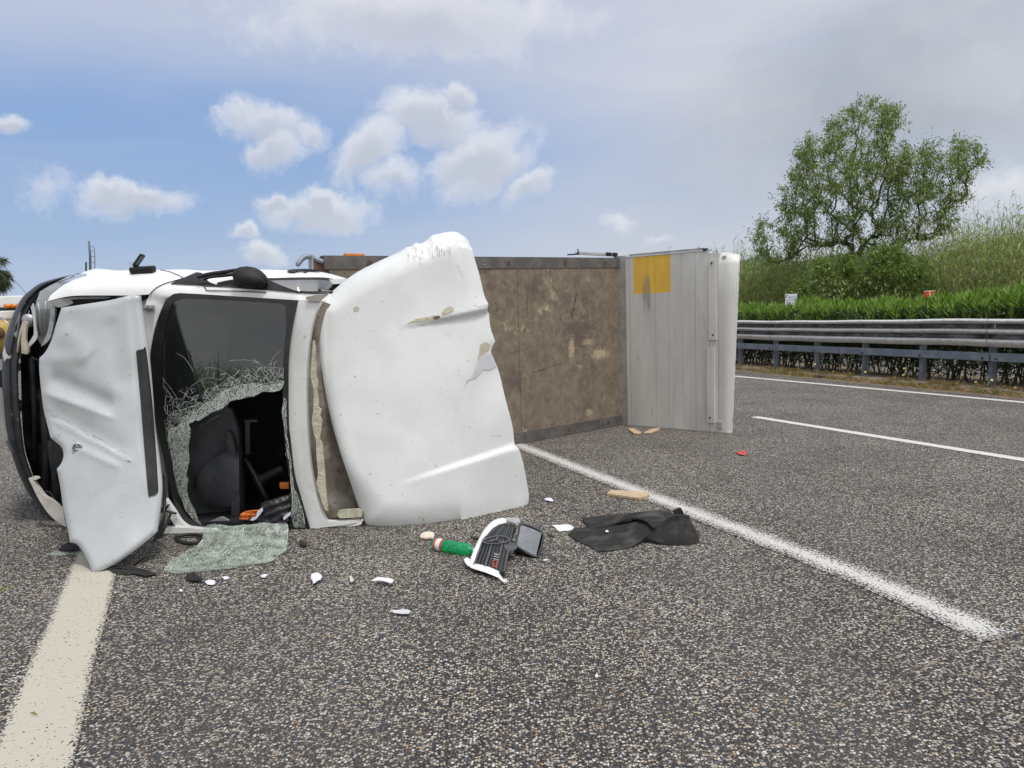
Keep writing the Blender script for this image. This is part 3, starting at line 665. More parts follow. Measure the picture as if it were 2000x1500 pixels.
kind(scs.build('gouges', simple('gouge_dark', (.07, .055, .045), (.05, .04, .035), .9), deck), 'stuff')
# deck front: rusty beam end and bent bracket
fb = vbox(DL - .0, DL + .10, ztop(DL) - .20, ztop(DL) - .16, ztop(DL) - .02, ztop(DL) - .03, -.08, -.01); fb.build('front_beam', M_rust2, truck)
vbox(DL + .10, DL + .112, ztop(DL) - .14, ztop(DL) - .14, ztop(DL) + .0, ztop(DL) + .0, -.07, .0).build('end_plate', M_metal, truck)
YB = dz(622, 500).y
br = MB().tube(cr([PY(632, 512, YB), PY(617, 506, YB), PY(603, 501, YB - .02), PY(591, 505, YB - .05), PY(580, 519, YB - .1)], 5), [.022] * 20 + [.012], 10); br.build('bent_bracket', M_rail_low, truck, True)
MB().box(deck_pt(DL - .33, ztop(DL) + .016, -.03), (.05, .2, .03), Matrix.Rotation(math.atan2(DF.y, DF.x) + math.pi / 2, 3, 'Z'), .008).build('marker_lamp', M_amber, truck)
# folded drop side and clips on the upper edge
R_d = Matrix.Rotation(math.atan2(DF.y, DF.x), 3, 'Z')
MB().box(deck_pt(.43, 2.165, -.05), (.74, .03, .035), R_d, .004).build('side_rail', M_alu, truck)
for s, l in ((.16, .09), (.04, .08)): MB().box(deck_pt(s + .06, 2.17, -.03), (l, .03, .045), R_d, .008).build('latch', M_plastic, truck)
MB().box(deck_pt(.02, 2.14, -.03), (.16, .05, .014), R_d).build('hinge_plate', M_metal, truck)
MB().tube([deck_pt(.92, 2.14, 0), deck_pt(.86, 2.145, 0), deck_pt(.80, 2.17, 0), deck_pt(.83, 2.205, 0)], .008, 6).build('clip', M_plastic, truck)
MB().tube([deck_pt(1.0, 2.135, 0), deck_pt(.80, 2.15, 0)], .008, 6).build('clip', M_plastic, truck)
# chassis behind the deck
for z in (.68, 1.42): MB().box(deck_pt(2.2, z, -.26), (4.6, .16, .07), R_d).build('chassis_beam', M_plastic, truck)
for z in (.32, 1.80):
    w = thing('rear_wheel', 'x', 'x', deck_pt(1.3, z, -.55)); del w['label']; del w['category']; w.parent = truck; w.location = deck_pt(1.3, z, -.55) - WL[truck.name]
    MB().lathe([(-.10, .2), (-.11, .3), (-.09, .34), (.09, .34), (.11, .3), (.10, .2)], deck_pt(1.3, z, -.55), (0, 0, 1), 28).build('tyre', M_rubber, w, True)
    MB().lathe([(-.08, .2), (.06, .19), (.04, .06), (.04, 0)], deck_pt(1.3, z, -.55), (0, 0, 1), 20).build('rim', M_metal, w, True)
    w.children[0].location = w.children[1].location = -WL[w.name]
# ---- tail lift: aluminium planks standing square to the deck
LA = Vector((1.462, 9.36)); LB = Vector((2.515, 8.455)); LDv = (LB - LA).normalized(); LN = Vector((LDv.y, -LDv.x)); LN = LN if LN.y < 0 else -LN
LL = (LB - LA).length
def lp(s, z, off=0.): q = LA + LDv * s + LN * off; return Vector((q.x, q.y, z))
M_alur, t_, o_ = newm('ribbed_aluminium')
uvp = node(t_, 'ShaderNodeTexCoord').outputs['UV']; sx_ = node(t_, 'ShaderNodeSeparateXYZ', {0: uvp})
rib = mth(t_, 'ABSOLUTE', mth(t_, 'SUBTRACT', mth(t_, 'FRACT', mth(t_, 'MULTIPLY', sx_.outputs[0], 62.0)), .5))
gr = tex(t_, 'N', 3, d=6, r=.65, sc=(1, 1, .25)); gr2 = tex(t_, 'N', 14, d=4, sc=(1, 1, .15))
def rect(u0, u1, v0, v1, soft=.004):
    a = mth(t_, 'MULTIPLY', sm(t_, sx_.outputs[0], u0, u0 + soft), sm(t_, sx_.outputs[0], u1, u1 - soft)); b = mth(t_, 'MULTIPLY', sm(t_, sx_.outputs[1], v0, v0 + soft), sm(t_, sx_.outputs[1], v1, v1 - soft)); return mth(t_, 'MULTIPLY', a, b)
ca = mixc(t_, sm(t_, gr, .3, .7), (.66, .655, .635), (.52, .515, .50)); ca = mixc(t_, sm(t_, gr2, .62, .75, 0, .5), ca, (.2, .19, .18))
ca = mixc(t_, mth(t_, 'MULTIPLY', sm(t_, rib, .13, .02), .38), ca, (.2, .2, .19))
# yellow painted square, rubbed through by a grey drip
sq = rect(.117, .635, 1.662, 2.13)
yel_ = mixc(t_, sm(t_, gr2, .35, .7), (.78, .50, .07), (.68, .42, .07)); yel_ = mixc(t_, mth(t_, 'MULTIPLY', sm(t_, rib, .13, .02), .35), yel_, (.3, .2, .05))
nzx = tex(t_, 'N', 6, d=5, r=.7, sc=(1, 1, .3))
brush = tex(t_, 'N', 26, d=5, r=.7, sc=(1, 1, .07)); brush2 = tex(t_, 'N', 10, d=5, r=.7, sc=(1, 1, .35))
win_ = mth(t_, 'MULTIPLY', sm(t_, sx_.outputs[0], .20, .27), sm(t_, sx_.outputs[0], .40, .33))
fz = mth(t_, 'MULTIPLY', sm(t_, sx_.outputs[1], 2.06, 1.80), sm(t_, sx_.outputs[1], .9, 1.72))
drip = sm(t_, mth(t_, 'ADD', mth(t_, 'MULTIPLY', mth(t_, 'MULTIPLY', win_, fz), .62), mth(t_, 'ADD', mth(t_, 'MULTIPLY', mth(t_, 'SUBTRACT', brush, .5), .9), mth(t_, 'MULTIPLY', mth(t_, 'SUBTRACT', brush2, .5), .4))), .32, .62)
drip = mth(t_, 'MULTIPLY', drip, sm(t_, win_, .0, .3))
ca = mixc(t_, sq, ca, yel_); ca = mixc(t_, mth(t_, 'MULTIPLY', drip, .62), ca, (.24, .22, .19))
b_ = node(t_, 'ShaderNodeBsdfPrincipled', {'Base Color': ca, 'Roughness': .5, 'Metallic': mth(t_, 'SUBTRACT', .12, mth(t_, 'MULTIPLY', sq, .1)), 'Specular IOR Level': .4})
bn_ = node(t_, 'ShaderNodeBump', {'Height': rib, 'Strength': .5, 'Distance': .006}); t_.links.new(bn_.outputs[0], b_.inputs['Normal']); t_.links.new(b_.outputs[0], o_.inputs[0])
lift = MB()
def lslab(s0, s1, z0, z1, o0, o1, m, name, par, zt_=None, ch=0.):
    vs = [lp(s, z, o) for s in (s0, s1) for o in (o0, o1) for z in (z0, z1)]
    b = MB().add(vs, [(0, 1, 3, 2), (4, 6, 7, 5), (0, 4, 5, 1), (2, 3, 7, 6), (0, 2, 6, 4), (1, 5, 7, 3)]); o = b.build(name, m, par)
    U = o.data.uv_layers.new(name='uv')
    for li, l in enumerate(o.data.loops):
        v = o.data.vertices[l.vertex_index].co; U.data[li].uv = ((v.to_2d() - LA).dot(LDv), v.z)
    return o
TH = .03; zT = 2.12; NX = .27
base_l = lslab(0, 1.24, .012, zT - .03, -.03, -.006, M_alu, 'tail_lift_platform', truck)
cs = [.0, .06, .42, .60, .779, .95, 1.126]
for a, b in zip(cs[:-1], cs[1:]): lslab(a + .0015, b - .0015, .014, zT - .002, -.005, .0, M_alur, 'aluminium_plank', base_l)
lslab(1.13, 1.215, 1.09, zT - .11, -.005, .022, M_alur, 'hinge_strip', base_l); lslab(1.10, 1.19, .12, .99, -.005, .022, M_alur, 'hinge_strip', base_l)
lslab(1.1275, 1.236, .014, zT - .03, -.005, -.001, M_alur, 'aluminium_plank', base_l)
lslab(-.11, -.002, .005, 2.15, -.05, -.01, M_alu, 'corner_post', truck)
lslab(.0, 1.15, zT - .002, zT + .014, -.03, .006, M_alu, 'edge_trim', base_l); lslab(.0, LL, .002, .012, -.03, .006, M_alu, 'edge_trim', base_l)
# the outer wedge of the platform: its nose tapers and rounds back at the top
zs = [0.014, .4, 1.0, 1.6, 1.95, 2.04, 2.085, 2.10]
rows = []
for i, z in enumerate(zs):
    rr_ = 0 if z < 1.94 else (z - 1.94) / .16
    row = []
    for f_, o in ((0, .0), (.2, .004), (.4, .006), (.6, .002), (.8, -.010), (1., -.04)):
        s1_ = 1.372 + (1.47 - 1.372) * (z / 2.05); s = 1.24 + (s1_ - 1.24 - .05 * rr_ ** 3) * f_
        row.append(lp(s, z - .04 * rr_ * f_, o - .10 * rr_ ** 2))
    rows.append(row)
nb = MB().grid(rows); rows_b = [[p - Vector((LN.x, LN.y, 0)) * .035 for p in r] for r in rows]; nb.grid([r[::-1] for r in rows_b]); nb.grid([[r[-1] for r in rows], [r[-1] for r in rows_b]])
no = nb.build('platform_nose', M_alur, base_l, True); U = no.data.uv_layers.new(name='uv')
for li, l in enumerate(no.data.loops):
    v = no.data.vertices[l.vertex_index].co; U.data[li].uv = ((v.to_2d() - LA).dot(LDv), v.z)
mdf = no.modifiers.new('e', 'EDGE_SPLIT'); mdf.split_angle = math.radians(40)
for (s, z) in ((1.17, 1.97), (1.14, .18), (1.18, 1.15)): MB().lathe([(-.001, .012), (.006, .011), (.008, 0)], lp(s, z, .022), Vector((LN.x, LN.y, 0)), 8).build('bolt', M_dark, base_l)
MB().box(lp(1.25, .10, .008), (.06, .02, .08), Matrix.Rotation(math.atan2(LDv.y, LDv.x), 3, 'Z'), .006).build('corner_cap', M_alu, base_l)
MB().box(lp(1.30, 2.03, -.03), (.05, .02, .04), Matrix.Rotation(math.atan2(LDv.y, LDv.x), 3, 'Z'), .006).build('corner_cap', M_alu, base_l)
MB().box(lp(1.08, 2.135, -.01), (.06, .05, .03), Matrix.Rotation(math.atan2(LDv.y, LDv.x) + .4, 3, 'Z'), .006).build('latch', M_plastic, base_l)
MB().box(lp(.55, 2.15, -.02), (1.0, .03, .02), Matrix.Rotation(math.atan2(LDv.y, LDv.x), 3, 'Z'), .004).build('side_rail', M_metal, base_l)

# ---- cab body
def ip(tab, x):
    return float(np.interp(x, [a for a, b in tab], [b for a, b in tab]))
YS = [(30, 640), (60, 591), (79, 570), (108, 553), (132, 541), (168, 529), (185, 524.5), (200, 525), (230, 528), (260, 527), (300, 526), (400, 529), (480, 526), (520, 526), (560, 527.5), (620, 531), (650, 537), (680, 545), (700, 552), (740, 570)]
YBt = [(30, 660), (60, 622), (96, 590), (140, 580), (206, 579), (252, 578), (290, 577), (330, 580), (480, 581), (583, 589), (640, 592), (740, 610)]
Y0t = [(30, 5.34), (60, 5.30), (140, 5.2), (300, 5.13), (583, 5.07), (625, 5.17), (660, 5.42), (740, 5.5)]
def side(off=0., R=.30):
    def f(px, py):
        ys = ip(YS, px); yb = ip(YBt, px); s = min(max((yb - py) / (yb - ys), -1.0), 1.0); sp = max(s, 0)
        return PY(px, py, ip(Y0t, px) + R * (1 - math.sqrt(max(0, 1 - sp * sp))) - off)
    return f
M_white2 = simple('white_side_paint', (.80, .81, .81), (.74, .75, .75), .26, sc=2, coat=.4, speck=.1, spc=(.5, .48, .44), rvar=.06)
fend = chunks([(93, 587), (100, 576), (112, 566), (125, 556), (141, 548), (170, 537), (150, 534.5)], [(150, 534.5), (168, 529.5), (185, 525), (200, 525.4), (230, 528.4), (258, 527.5), (300, 526.5), (313, 527)], [(313, 527), (332, 531), (349, 538), (358, 543)], [(358, 543), (345, 547), (324, 553), (305, 562), (292, 575)], [(292, 575), (252, 577), (206, 577), (140, 578), (97, 587)], n=4)
fen = surf('front_wing', fend, side(), .012, M_white2, truck, step=7)
surf('wing_edge', chunks([(60, 592), (70, 577), (85, 566), (108, 553.5), (132, 541.5), (150, 535)], [(150, 535), (142, 540), (118, 550), (98, 559), (80, 572), (66, 589)], [(66, 589), (60, 592)], n=4), side(.01), .02, M_white2, truck, step=6)
# lower flange of the wing (light grey steel in the shut line of the hood)
surf('wing_flange', chunks([(97, 588), (140, 580), (206, 579), (207, 583), (141, 585), (142, 592), (120, 600), (104, 597), (97, 588)]), lambda x, y: PY(x, y, 5.23), .01, simple('primer_grey', (.34, .36, .38), (.26, .27, .28), .5), truck, step=8)
# A pillar + door shell
pil = chunks([(292, 576), (305, 562), (324, 553), (345, 547), (360, 543)], [(360, 543), (392, 557), (430, 559.5)], [(430, 559.5), (520, 566), (590, 573), (642, 574)], [(642, 574), (700, 575), (705, 583), (705, 592)], [(705, 592), (640, 590), (583, 586.5)], [(583, 586.5), (480, 580), (374, 573.5), (345, 573), (333, 578), (322, 590)], [(322, 590), (318, 600), (302, 645)], [(302, 645), (293, 690), (292, 740), (296, 800), (300, 850)], [(300, 850), (286, 760), (281, 690), (279, 640), (280, 612)], [(280, 612), (285, 592), (292, 576)], n=4)
surf('a_pillar', pil, lambda px, py: (side(.0)(px, py) if py < ip(YBt, px) + 3 else PY(px, py, 5.14)), .012, M_white2, truck, step=7)
door = chunks([(313, 527), (360, 526), (400, 528.5), (480, 526.5), (520, 526.5), (560, 528), (610, 530), (634, 532.5), (660, 539), (684, 547), (716, 561)], [(716, 561), (712, 578), (700, 577)], [(700, 577), (642, 573), (590, 571.5), (520, 565), (430, 558.5), (392, 556)], [(392, 556), (360, 543), (349, 537), (332, 530.5), (313, 527)], n=4)
surf('door', door, side(-.012), .012, M_white2, truck, step=7)
quarter = chunks([(333, 553.5), (345, 548), (375, 535), (383, 531.5)], [(383, 531.5), (392, 533), (398, 541), (408, 551), (432, 559)], [(432, 559), (390, 556.5), (360, 555), (333, 553.5)])
surf('mirror_base', quarter, side(.012), .02, M_plastic, truck, step=6)
surf('window_seal', chunks([(424, 552), (452, 546), (500, 541), (530, 543), (560, 542), (600, 541.5), (634, 542), (655, 546), (673, 554)], [(673, 554), (662, 563), (650, 571)], [(650, 571), (600, 571), (560, 569), (520, 565), (470, 561), (424, 556)], [(424, 556), (424, 552)]), side(.004), .01, M_plastic, truck, step=6)
surf('side_window', chunks([(528, 548), (560, 547), (600, 546.5), (633, 547), (650, 550), (666, 556)], [(666, 556), (656, 563), (645, 569)], [(645, 569), (600, 569), (575, 567)], [(575, 567), (548, 557), (528, 548)]), side(.008), .006, M_side, truck, step=6)
surf('door_handle', chunks([(561, 528.5), (568, 526), (590, 525), (612, 526), (624, 528)], [(624, 528), (620, 530), (600, 529.5)], [(600, 529.5), (596, 531), (590, 529.5), (578, 529.5)], [(578, 529.5), (574, 531), (561, 530)]), side(.02), .03, M_plastic, truck, step=5)
SLm = simple('shut_line', (.03, .03, .03), (.02, .02, .02), .8)
for nm, pl in (('door_gap', [(313, 527), (332, 531), (349, 538), (358, 543)]), ('pillar_gap', [(358, 543), (345, 547), (324, 553), (305, 562), (292, 575)]), ('door_gap', [(360, 543.5), (392, 557), (430, 559.5), (520, 566), (590, 572.5), (640, 574)]), ('panel_gap', [(398, 559), (402, 564), (406, 567), (450, 568), (520, 571)])):
    MB().tube([side(.006)(a.x, a.y) for a in cr([(a, b, 0) for a, b in pl], 5)], .0028, 5).build(nm, SLm, truck)
# mirror arm with its broken head
YM = 5.12
arm = MB(); arm.tube(cr([PY(386, 541, YM), PY(410, 535, YM), (PY(440, 531, YM)), PY(462, 528, YM), PY(480, 530, YM)], 4), .013, 8); arm.tube(cr([PY(398, 546, YM), PY(410, 541, YM), PY(440, 538, YM), PY(465, 535, YM), PY(478, 536, YM)], 4), .011, 8)
am = arm.build('mirror_arm', M_plastic, truck, True)
hd = []
cen = PY(491, 544, YM - .02)
prof = [(-.128, .004), (-.122, .03), (-.10, .052), (-.05, .066), (.0, .070), (.05, .062), (.09, .045), (.112, .02), (.118, .003)]
ax = (PY(520, 553, YM - .02) - PY(462, 537, YM)).normalized(); a_ = ax.cross(Vector((0, 1, 0))).normalized(); b2 = ax.cross(a_)
rws = []
for (h, r) in prof:
    rws.append([cen + ax * h + a_ * (math.cos(t) * r * (1 + .12 * math.cos(3 * t))) + b2 * (math.sin(t) * r * 1.25) + Vector((0, 0, .014 * noise.noise(Vector((h * 22, math.cos(t) * 2, math.sin(t) * 2))))) for t in np.linspace(0, 2 * math.pi, 20, endpoint=False)])
MB().grid(rws, True).build('mirror_head', M_plastic, am, True)
# burst side marker lamp on the wing
ml = PY(279, 530, 5.30)
mlb = MB().box(ml + Vector((0, 0, .012)), (.165, .07, .045), Matrix.Rotation(-.03, 3, 'Y') @ Matrix.Rotation(.2, 3, 'X'), .012).build('side_lamp_box', M_plastic, truck)
MB().box(PY(271, 509, 5.30), (.105, .05, .024), Matrix.Rotation(math.radians(-52), 3, 'Y'), .007).build('lamp_cover', M_plastic, mlb)
MB().box(PY(272, 509, 5.272), (.075, .004, .014), Matrix.Rotation(math.radians(-52), 3, 'Y'), .0).build('lamp_reflector', M_inter, mlb)
MB().tube(cr([PY(262, 528, 5.28), PY(254, 520, 5.26), PY(252, 514, 5.27), PY(258, 513, 5.28), PY(262, 518, 5.29)], 4), .0025, 5).build('wire', M_metal, mlb)
# plates that close the cab: upper side, lower side, rear, linings
cab = [(-2.52, 5.42), (-1.43, 5.36), (-1.08, 5.36), (-.72, 5.62), (-1.69, 6.52), (-2.7, 6.0)]
top_pl = [(-3.2, 5.64), (-2.6, 5.5), (-1.5, 5.42), (-1.1, 5.42), (-.72, 5.62), (-1.69, 6.52), (-3.25, 6.0)]
MB().prism(top_pl, 1.70, 1.735).build('upper_side_panel', M_white2, truck)
MB().prism([(-3.1, 5.42), (-2.5, 5.2), (-1.43, 5.12), (-1.05, 5.16), (-.72, 5.62), (-1.69, 6.52), (-3.25, 6.0)], .01, .03).build('lower_side_panel', M_inter2, truck)
def wall(A, B, z0, z1, th, m, name, par=truck):
    A = Vector(A); B = Vector(B); n = Vector((-(B - A).y, (B - A).x)).normalized() * th / 2
    return MB().prism([A - n, B - n, B + n, A + n], z0, z1).build(name, m, par)
wall((-.74, 5.6), (-1.69, 6.5), .03, 1.7, .03, M_white2, 'rear_wall')
wall((-.78, 5.62), (-1.69, 6.46), .031, 1.69, .02, M_inter2, 'rear_lining')
wall((-1.70, 6.5), (-3.24, 5.98), .03, 1.7, .03, M_plastic, 'floor_pan')
wall((-2.62, 5.30), (-2.75, 6.05), .03, 1.66, .03, M_inter2, 'bulkhead')
MB().prism([(-2.6, 5.36), (-1.2, 5.34), (-.8, 5.6), (-1.7, 6.45), (-2.75, 6.0)], 1.60, 1.64).build('door_lining', M_inter2, truck)
# windscreen
WF0 = bulge((-2.50, 5.13), (-1.36, 5.045), .03)
def WF(x, y):
    p = WF0(x, y); return PY(x, y, p.y - .06 + .06 * ((y - 830) / 235) ** 2)
wout = chunks([(345, 573.5), (374, 573.5), (480, 580), (583, 587)], [(583, 587), (576, 614), (569, 652), (564, 698), (563, 758), (564, 830), (567, 857), (575, 925), (586, 966), (605, 1033)], [(605, 1033), (560, 1036), (500, 1036), (400, 1034)], [(400, 1034), (372, 1027), (352, 1008), (337, 970), (326, 930), (318, 890), (305, 830), (297, 770), (294, 700), (302, 643), (319, 595), (330, 580), (345, 573.5)], n=4)
win = chunks([(357, 583), (374, 582.5), (480, 588), (545, 592.5), (557, 598)], [(557, 598), (559, 640), (554, 690), (552, 758), (553, 830), (557, 870), (564, 925), (573, 966), (590, 1027)], [(590, 1027), (560, 1030), (500, 1031), (405, 1028)], [(405, 1028), (383, 1018), (364, 995), (350, 960), (340, 920), (333, 885), (324, 830), (318, 770), (316, 700), (322, 643), (334, 600), (343, 587), (357, 583)], n=4)
surf('windscreen_surround', wout, WF, .012, simple('frit_black', (.01, .01, .011), (.018, .018, .02), .25), truck, holes=[win], step=9)
random.seed(3)
hole = [(555, 751), (548, 762), (531, 766), (515, 765), (500, 772), (485, 776), (466, 781), (449, 784), (436, 797), (417, 805), (409, 809), (400, 814), (390, 822), (381, 821), (369, 829), (374, 843), (371, 857), (368, 871), (369, 884), (371, 897), (367, 911), (365, 925), (369, 939), (366, 952), (367, 966), (371, 978), (376, 988), (383, 1000), (387, 1015), (394, 1024), (402, 1028.5),
        (480, 1031.5), (540, 1031), (566, 1029), (572, 1012), (567, 1000), (570, 984), (566, 966), (569, 944), (563, 925), (565, 911), (558, 890), (560, 873), (554, 850), (557, 829), (550, 815), (549, 802), (557, 790), (553, 775)]
hj = []
for i in range(len(hole)):
    a, b = Vector(hole[i]), Vector(hole[(i + 1) % len(hole)]); hj.append((a.x, a.y))
    if i < 30 or i > 34:
        for t in (.33, .66): q = a.lerp(b, t); hj.append((q.x + random.uniform(-2.2, 2.2), q.y + random.uniform(-2.2, 2.2)))
WFi = lambda x, y: WF(x, y) + Vector((0, .004, 0))
wino = [(x - (x - 450) * -.012, y - (y - 800) * -.012) for x, y in win]
glass = surf('windscreen', wino, WFi, .005, M_wind, truck, holes=[[p for p in hj]], step=12)
# crazed margin round the hole
hx = np.array([p[0] for p in hj]); hy = np.array([p[1] for p in hj])
def grow(poly, w):
    o = []; n = len(poly)
    for i in range(n):
        a = Vector(poly[(i - 1) % n]); b = Vector(poly[(i + 1) % n]); t = (b - a).normalized(); nn = Vector((t.y, -t.x)); x, y = poly[i]
        o.append((x + nn.x * w(x, y), y + nn.y * w(x, y)))
    return o
def seg_width(i): return 26
left = [(397, 1028), (380, 1017), (364, 998), (350, 965), (340, 925), (335, 890), (328, 850), (332, 835), (345, 835), (352, 822), (366, 815), (378, 808), (390, 795), (404, 786), (420, 775), (436, 763), (455, 755), (480, 750), (502, 747), (525, 752), (545, 746), (556, 742)]
inn = [(555, 751), (548, 762), (531, 766), (515, 765), (500, 772), (485, 776), (466, 781), (449, 784), (436, 797), (417, 805), (409, 809), (400, 814), (390, 822), (381, 821), (369, 829), (374, 843), (371, 857), (368, 871), (369, 884), (371, 897), (367, 911), (365, 925), (369, 939), (366, 952), (367, 966), (371, 978), (376, 988), (383, 1000), (387, 1015), (394, 1024)]
cz = surf('crazed_glass', left + inn, lambda x, y: WF(x, y) + Vector((0, -.003, 0)), .004, M_craze, glass, step=12)
rp = [(555, 775), (560, 780), (560, 800), (562, 829), (561, 850), (565, 873), (569, 900), (571, 925), (576, 950), (590, 990), (597, 1020), (598, 1031), (575, 1031), (568, 1004), (570, 966), (568, 944), (566, 911), (559, 873), (555, 829), (550.6, 802)]
surf('crazed_glass', rp, lambda x, y: WF(x, y) + Vector((0, -.003, 0)), .004, M_craze, glass, step=12)
# crack lines as fine raised splinters
cb = MB(); random.seed(11)
def strip(p, q, w):
    a = WF(*p) + Vector((0, -.004, 0)); b = WF(*q) + Vector((0, -.004, 0)); d = (b - a)
    if d.length < 1e-4: return
    n = d.cross(Vector((0, 1, 0))).normalized() * w; cb.add([a - n, b - n * .6, b + n * .6, a + n], [(0, 1, 2, 3)])
wp = win; hp = hj
cand = []
while len(cand) < 1500:
    x = random.uniform(318, 562); y = random.uniform(700, 1028)
    X = np.array([x]); Y = np.array([y])
    if not inside(X, Y, wp)[0] or inside(X, Y, hp)[0]: continue
    d = edist(X, Y, hp)[0]
    if random.random() < math.exp(-d / (14 if y < 800 else 22)): cand.append((x, y, d))
for (x, y, d) in cand:
    th_ = random.uniform(0, math.pi); L = random.uniform(2.5, 7 + d * .2); x2 = x + math.cos(th_) * L; y2 = y + math.sin(th_) * L
    if inside(np.array([x2]), np.array([y2]), wp)[0] and not inside(np.array([x2]), np.array([y2]), hp)[0]: strip((x, y), (x2, y2), random.uniform(.0004, .0010))
long_ = [[(318, 738), (335, 760), (345, 776), (352, 800)], [(352, 802), (390, 788), (423, 783)], [(347, 795), (370, 760), (392, 742), (412, 738), (430, 741)], [(400, 720), (410, 718), (430, 722), (450, 735), (470, 752)], [(448, 704), (480, 703), (505, 708), (525, 722), (535, 735)], [(345, 776), (338, 800), (350, 830)], [(378, 725), (362, 700), (345, 690)],
         [(535, 735), (528, 715), (533, 700), (548, 685)], [(392, 742), (405, 765), (422, 786)], [(480, 735), (495, 750), (510, 760)], [(478, 738), (510, 735), (540, 752)], [(352, 802), (362, 770), (366, 755)], [(341, 800), (332, 830), (328, 860)], [(330, 790), (345, 795), (352, 802)], [(450, 735), (462, 745), (455, 762)], [(415, 745), (440, 775)], [(350, 762), (395, 790)], [(545, 720), (550, 740)], [(535, 735), (545, 748)]]
for pl in long_:
    q = cr([(a, b, 0) for a, b in pl], 5)
    for a, b in zip(q[:-1], q[1:]): strip((a.x + random.uniform(-.7, .7), a.y + random.uniform(-.7, .7)), (b.x, b.y), .0006)
def craze_net(B, poly, n, fn, off, w=(.0004, .0010), keep=.75, lmax=16, stretch=1.0, seed=1):
    rr = random.Random(seed); P = []; xs = [p[0] for p in poly]; ys = [p[1] for p in poly]
    while len(P) < n:
        x = rr.uniform(min(xs), max(xs)); y = rr.uniform(min(ys), max(ys))
        if rr.random() < .35 + .9 * (noise.noise(Vector((x / 14, y / 14 , seed))) + .3) and inside(np.array([x]), np.array([y]), poly)[0]: P.append(Vector((x, y * stretch)))
    ed = delaunay_2d_cdt(P, [], [], 0, 1e-4); V = ed[0]
    for a, b in ed[1]:
        p = V[a]; q = V[b]; L = math.hypot(p.x - q.x, (p.y - q.y) / stretch)
        if L > lmax or rr.random() > keep: continue
        m_ = ((p.x + q.x) / 2, (p.y + q.y) / 2 / stretch)
        if not inside(np.array([m_[0]]), np.array([m_[1]]), poly)[0]: continue
        A_ = fn(p.x, p.y / stretch) + off; B_ = fn(q.x, q.y / stretch) + off; d = B_ - A_; nn = d.cross(Vector((0, 1, .3))).normalized() * rr.uniform(*w); B.add([A_ - nn, B_ - nn, B_ + nn, A_ + nn], [(0, 1, 2, 3)])
band = left + inn
craze_net(cb, band, 1500, WF, Vector((0, -.005, 0)), seed=3); craze_net(cb, rp, 330, WF, Vector((0, -.005, 0)), seed=5)
outer = [(318, 738), (322, 830), (332, 890), (335, 835), (352, 822), (378, 808), (404, 786), (436, 763), (480, 750), (525, 752), (556, 742), (555, 715), (520, 712), (470, 722), (425, 745), (385, 770), (350, 790), (335, 760)]
craze_net(cb, outer, 240, WF, Vector((0, -.005, 0)), w=(.0003, .0008), keep=.55, lmax=30, seed=8)
kind(cb.build('cracks', M_crack, glass), 'stuff')
# ---- inside the cab
Y1 = 5.40
dsh = chunks([(305, 590), (360, 592), (410, 605), (440, 625), (440, 780), (452, 800), (462, 830), (466, 850), (470, 900), (474, 960), (476, 1020)], [(476, 1020), (400, 1026), (340, 1020)], [(340, 1020), (310, 900), (296, 760), (305, 590)])
surf('dashboard', dsh, lambda x, y: PY(x, y, Y1 + .10 * ((x - 300) / 170) ** 2 + (.03 if 640 < y < 770 and x > 380 else 0)), .05, M_inter, truck, step=10)
M_inter3 = simple('dash_light_panel', (.10, .105, .11), (.08, .083, .09), .5, sc=5)
surf('glove_panel', chunks([(345, 640), (380, 632), (425, 655)], [(425, 655), (424, 760), (420, 800)], [(420, 800), (380, 812), (350, 790)], [(350, 790), (342, 700), (345, 640)]), lambda x, y: PY(x, y, Y1 - .02 + .05 * ((x - 345) / 80) ** 2), .03, M_inter3, truck, step=10)
bn = chunks([(466, 873), (440, 883), (415, 897), (395, 915), (382, 935), (378, 955), (383, 975), (400, 990), (430, 993), (466, 985)], [(466, 985), (467, 930), (466, 873)])
def bnf(x, y):
    r2 = ((x - 440) / 62) ** 2 + ((y - 935) / 62) ** 2; return PY(x, y, Y1 + .01 - .10 * math.sqrt(max(0, 1 - min(r2, 1))))
surf('instrument_hood', bn, bnf, .06, M_inter, truck, step=6)
surf('dash_rim', chunks([(444, 840), (452, 850), (462, 890), (467, 930), (468, 990), (466, 1010)], [(466, 1010), (452, 1006)], [(452, 1006), (450, 930), (446, 885), (442, 865)], [(442, 865), (444, 840)]), lambda x, y: PY(x, y, Y1 - .06), .05, M_inter, truck, step=7)
MB().tube([PY(387, 834, 5.3), PY(432, 811, 5.36)], .014, 8).build('grab_bar', M_inter3, truck, True)
sw = MB(); c0 = PY(502, 941, 5.42); axv = Vector((-.83, -.42, -.36)).normalized(); a1 = (PY(527, 900, 5.42) - c0); a1 = (a1 - axv * a1.dot(axv)).normalized(); b1 = axv.cross(a1)
ring = [c0 + (a1 * math.cos(t) + b1 * math.sin(t)) * .19 for t in np.linspace(0, 2 * math.pi, 40)]
sw.tube(ring, .014, 8, False); swo = sw.build('steering_wheel', M_rubber, truck, True)
spk = MB(); spk.lathe([(-.02, .0), (-.015, .05), (.02, .06), (.05, .04), (.2, .035)], c0 + axv * .0, -axv, 16)
for t in (0, 1.57, 3.14, 4.71): spk.tube([c0 + axv * -.01, c0 + (a1 * math.cos(t) + b1 * math.sin(t)) * .185], .014, 6)
spk.build('wheel_hub', M_rubber, swo, True)
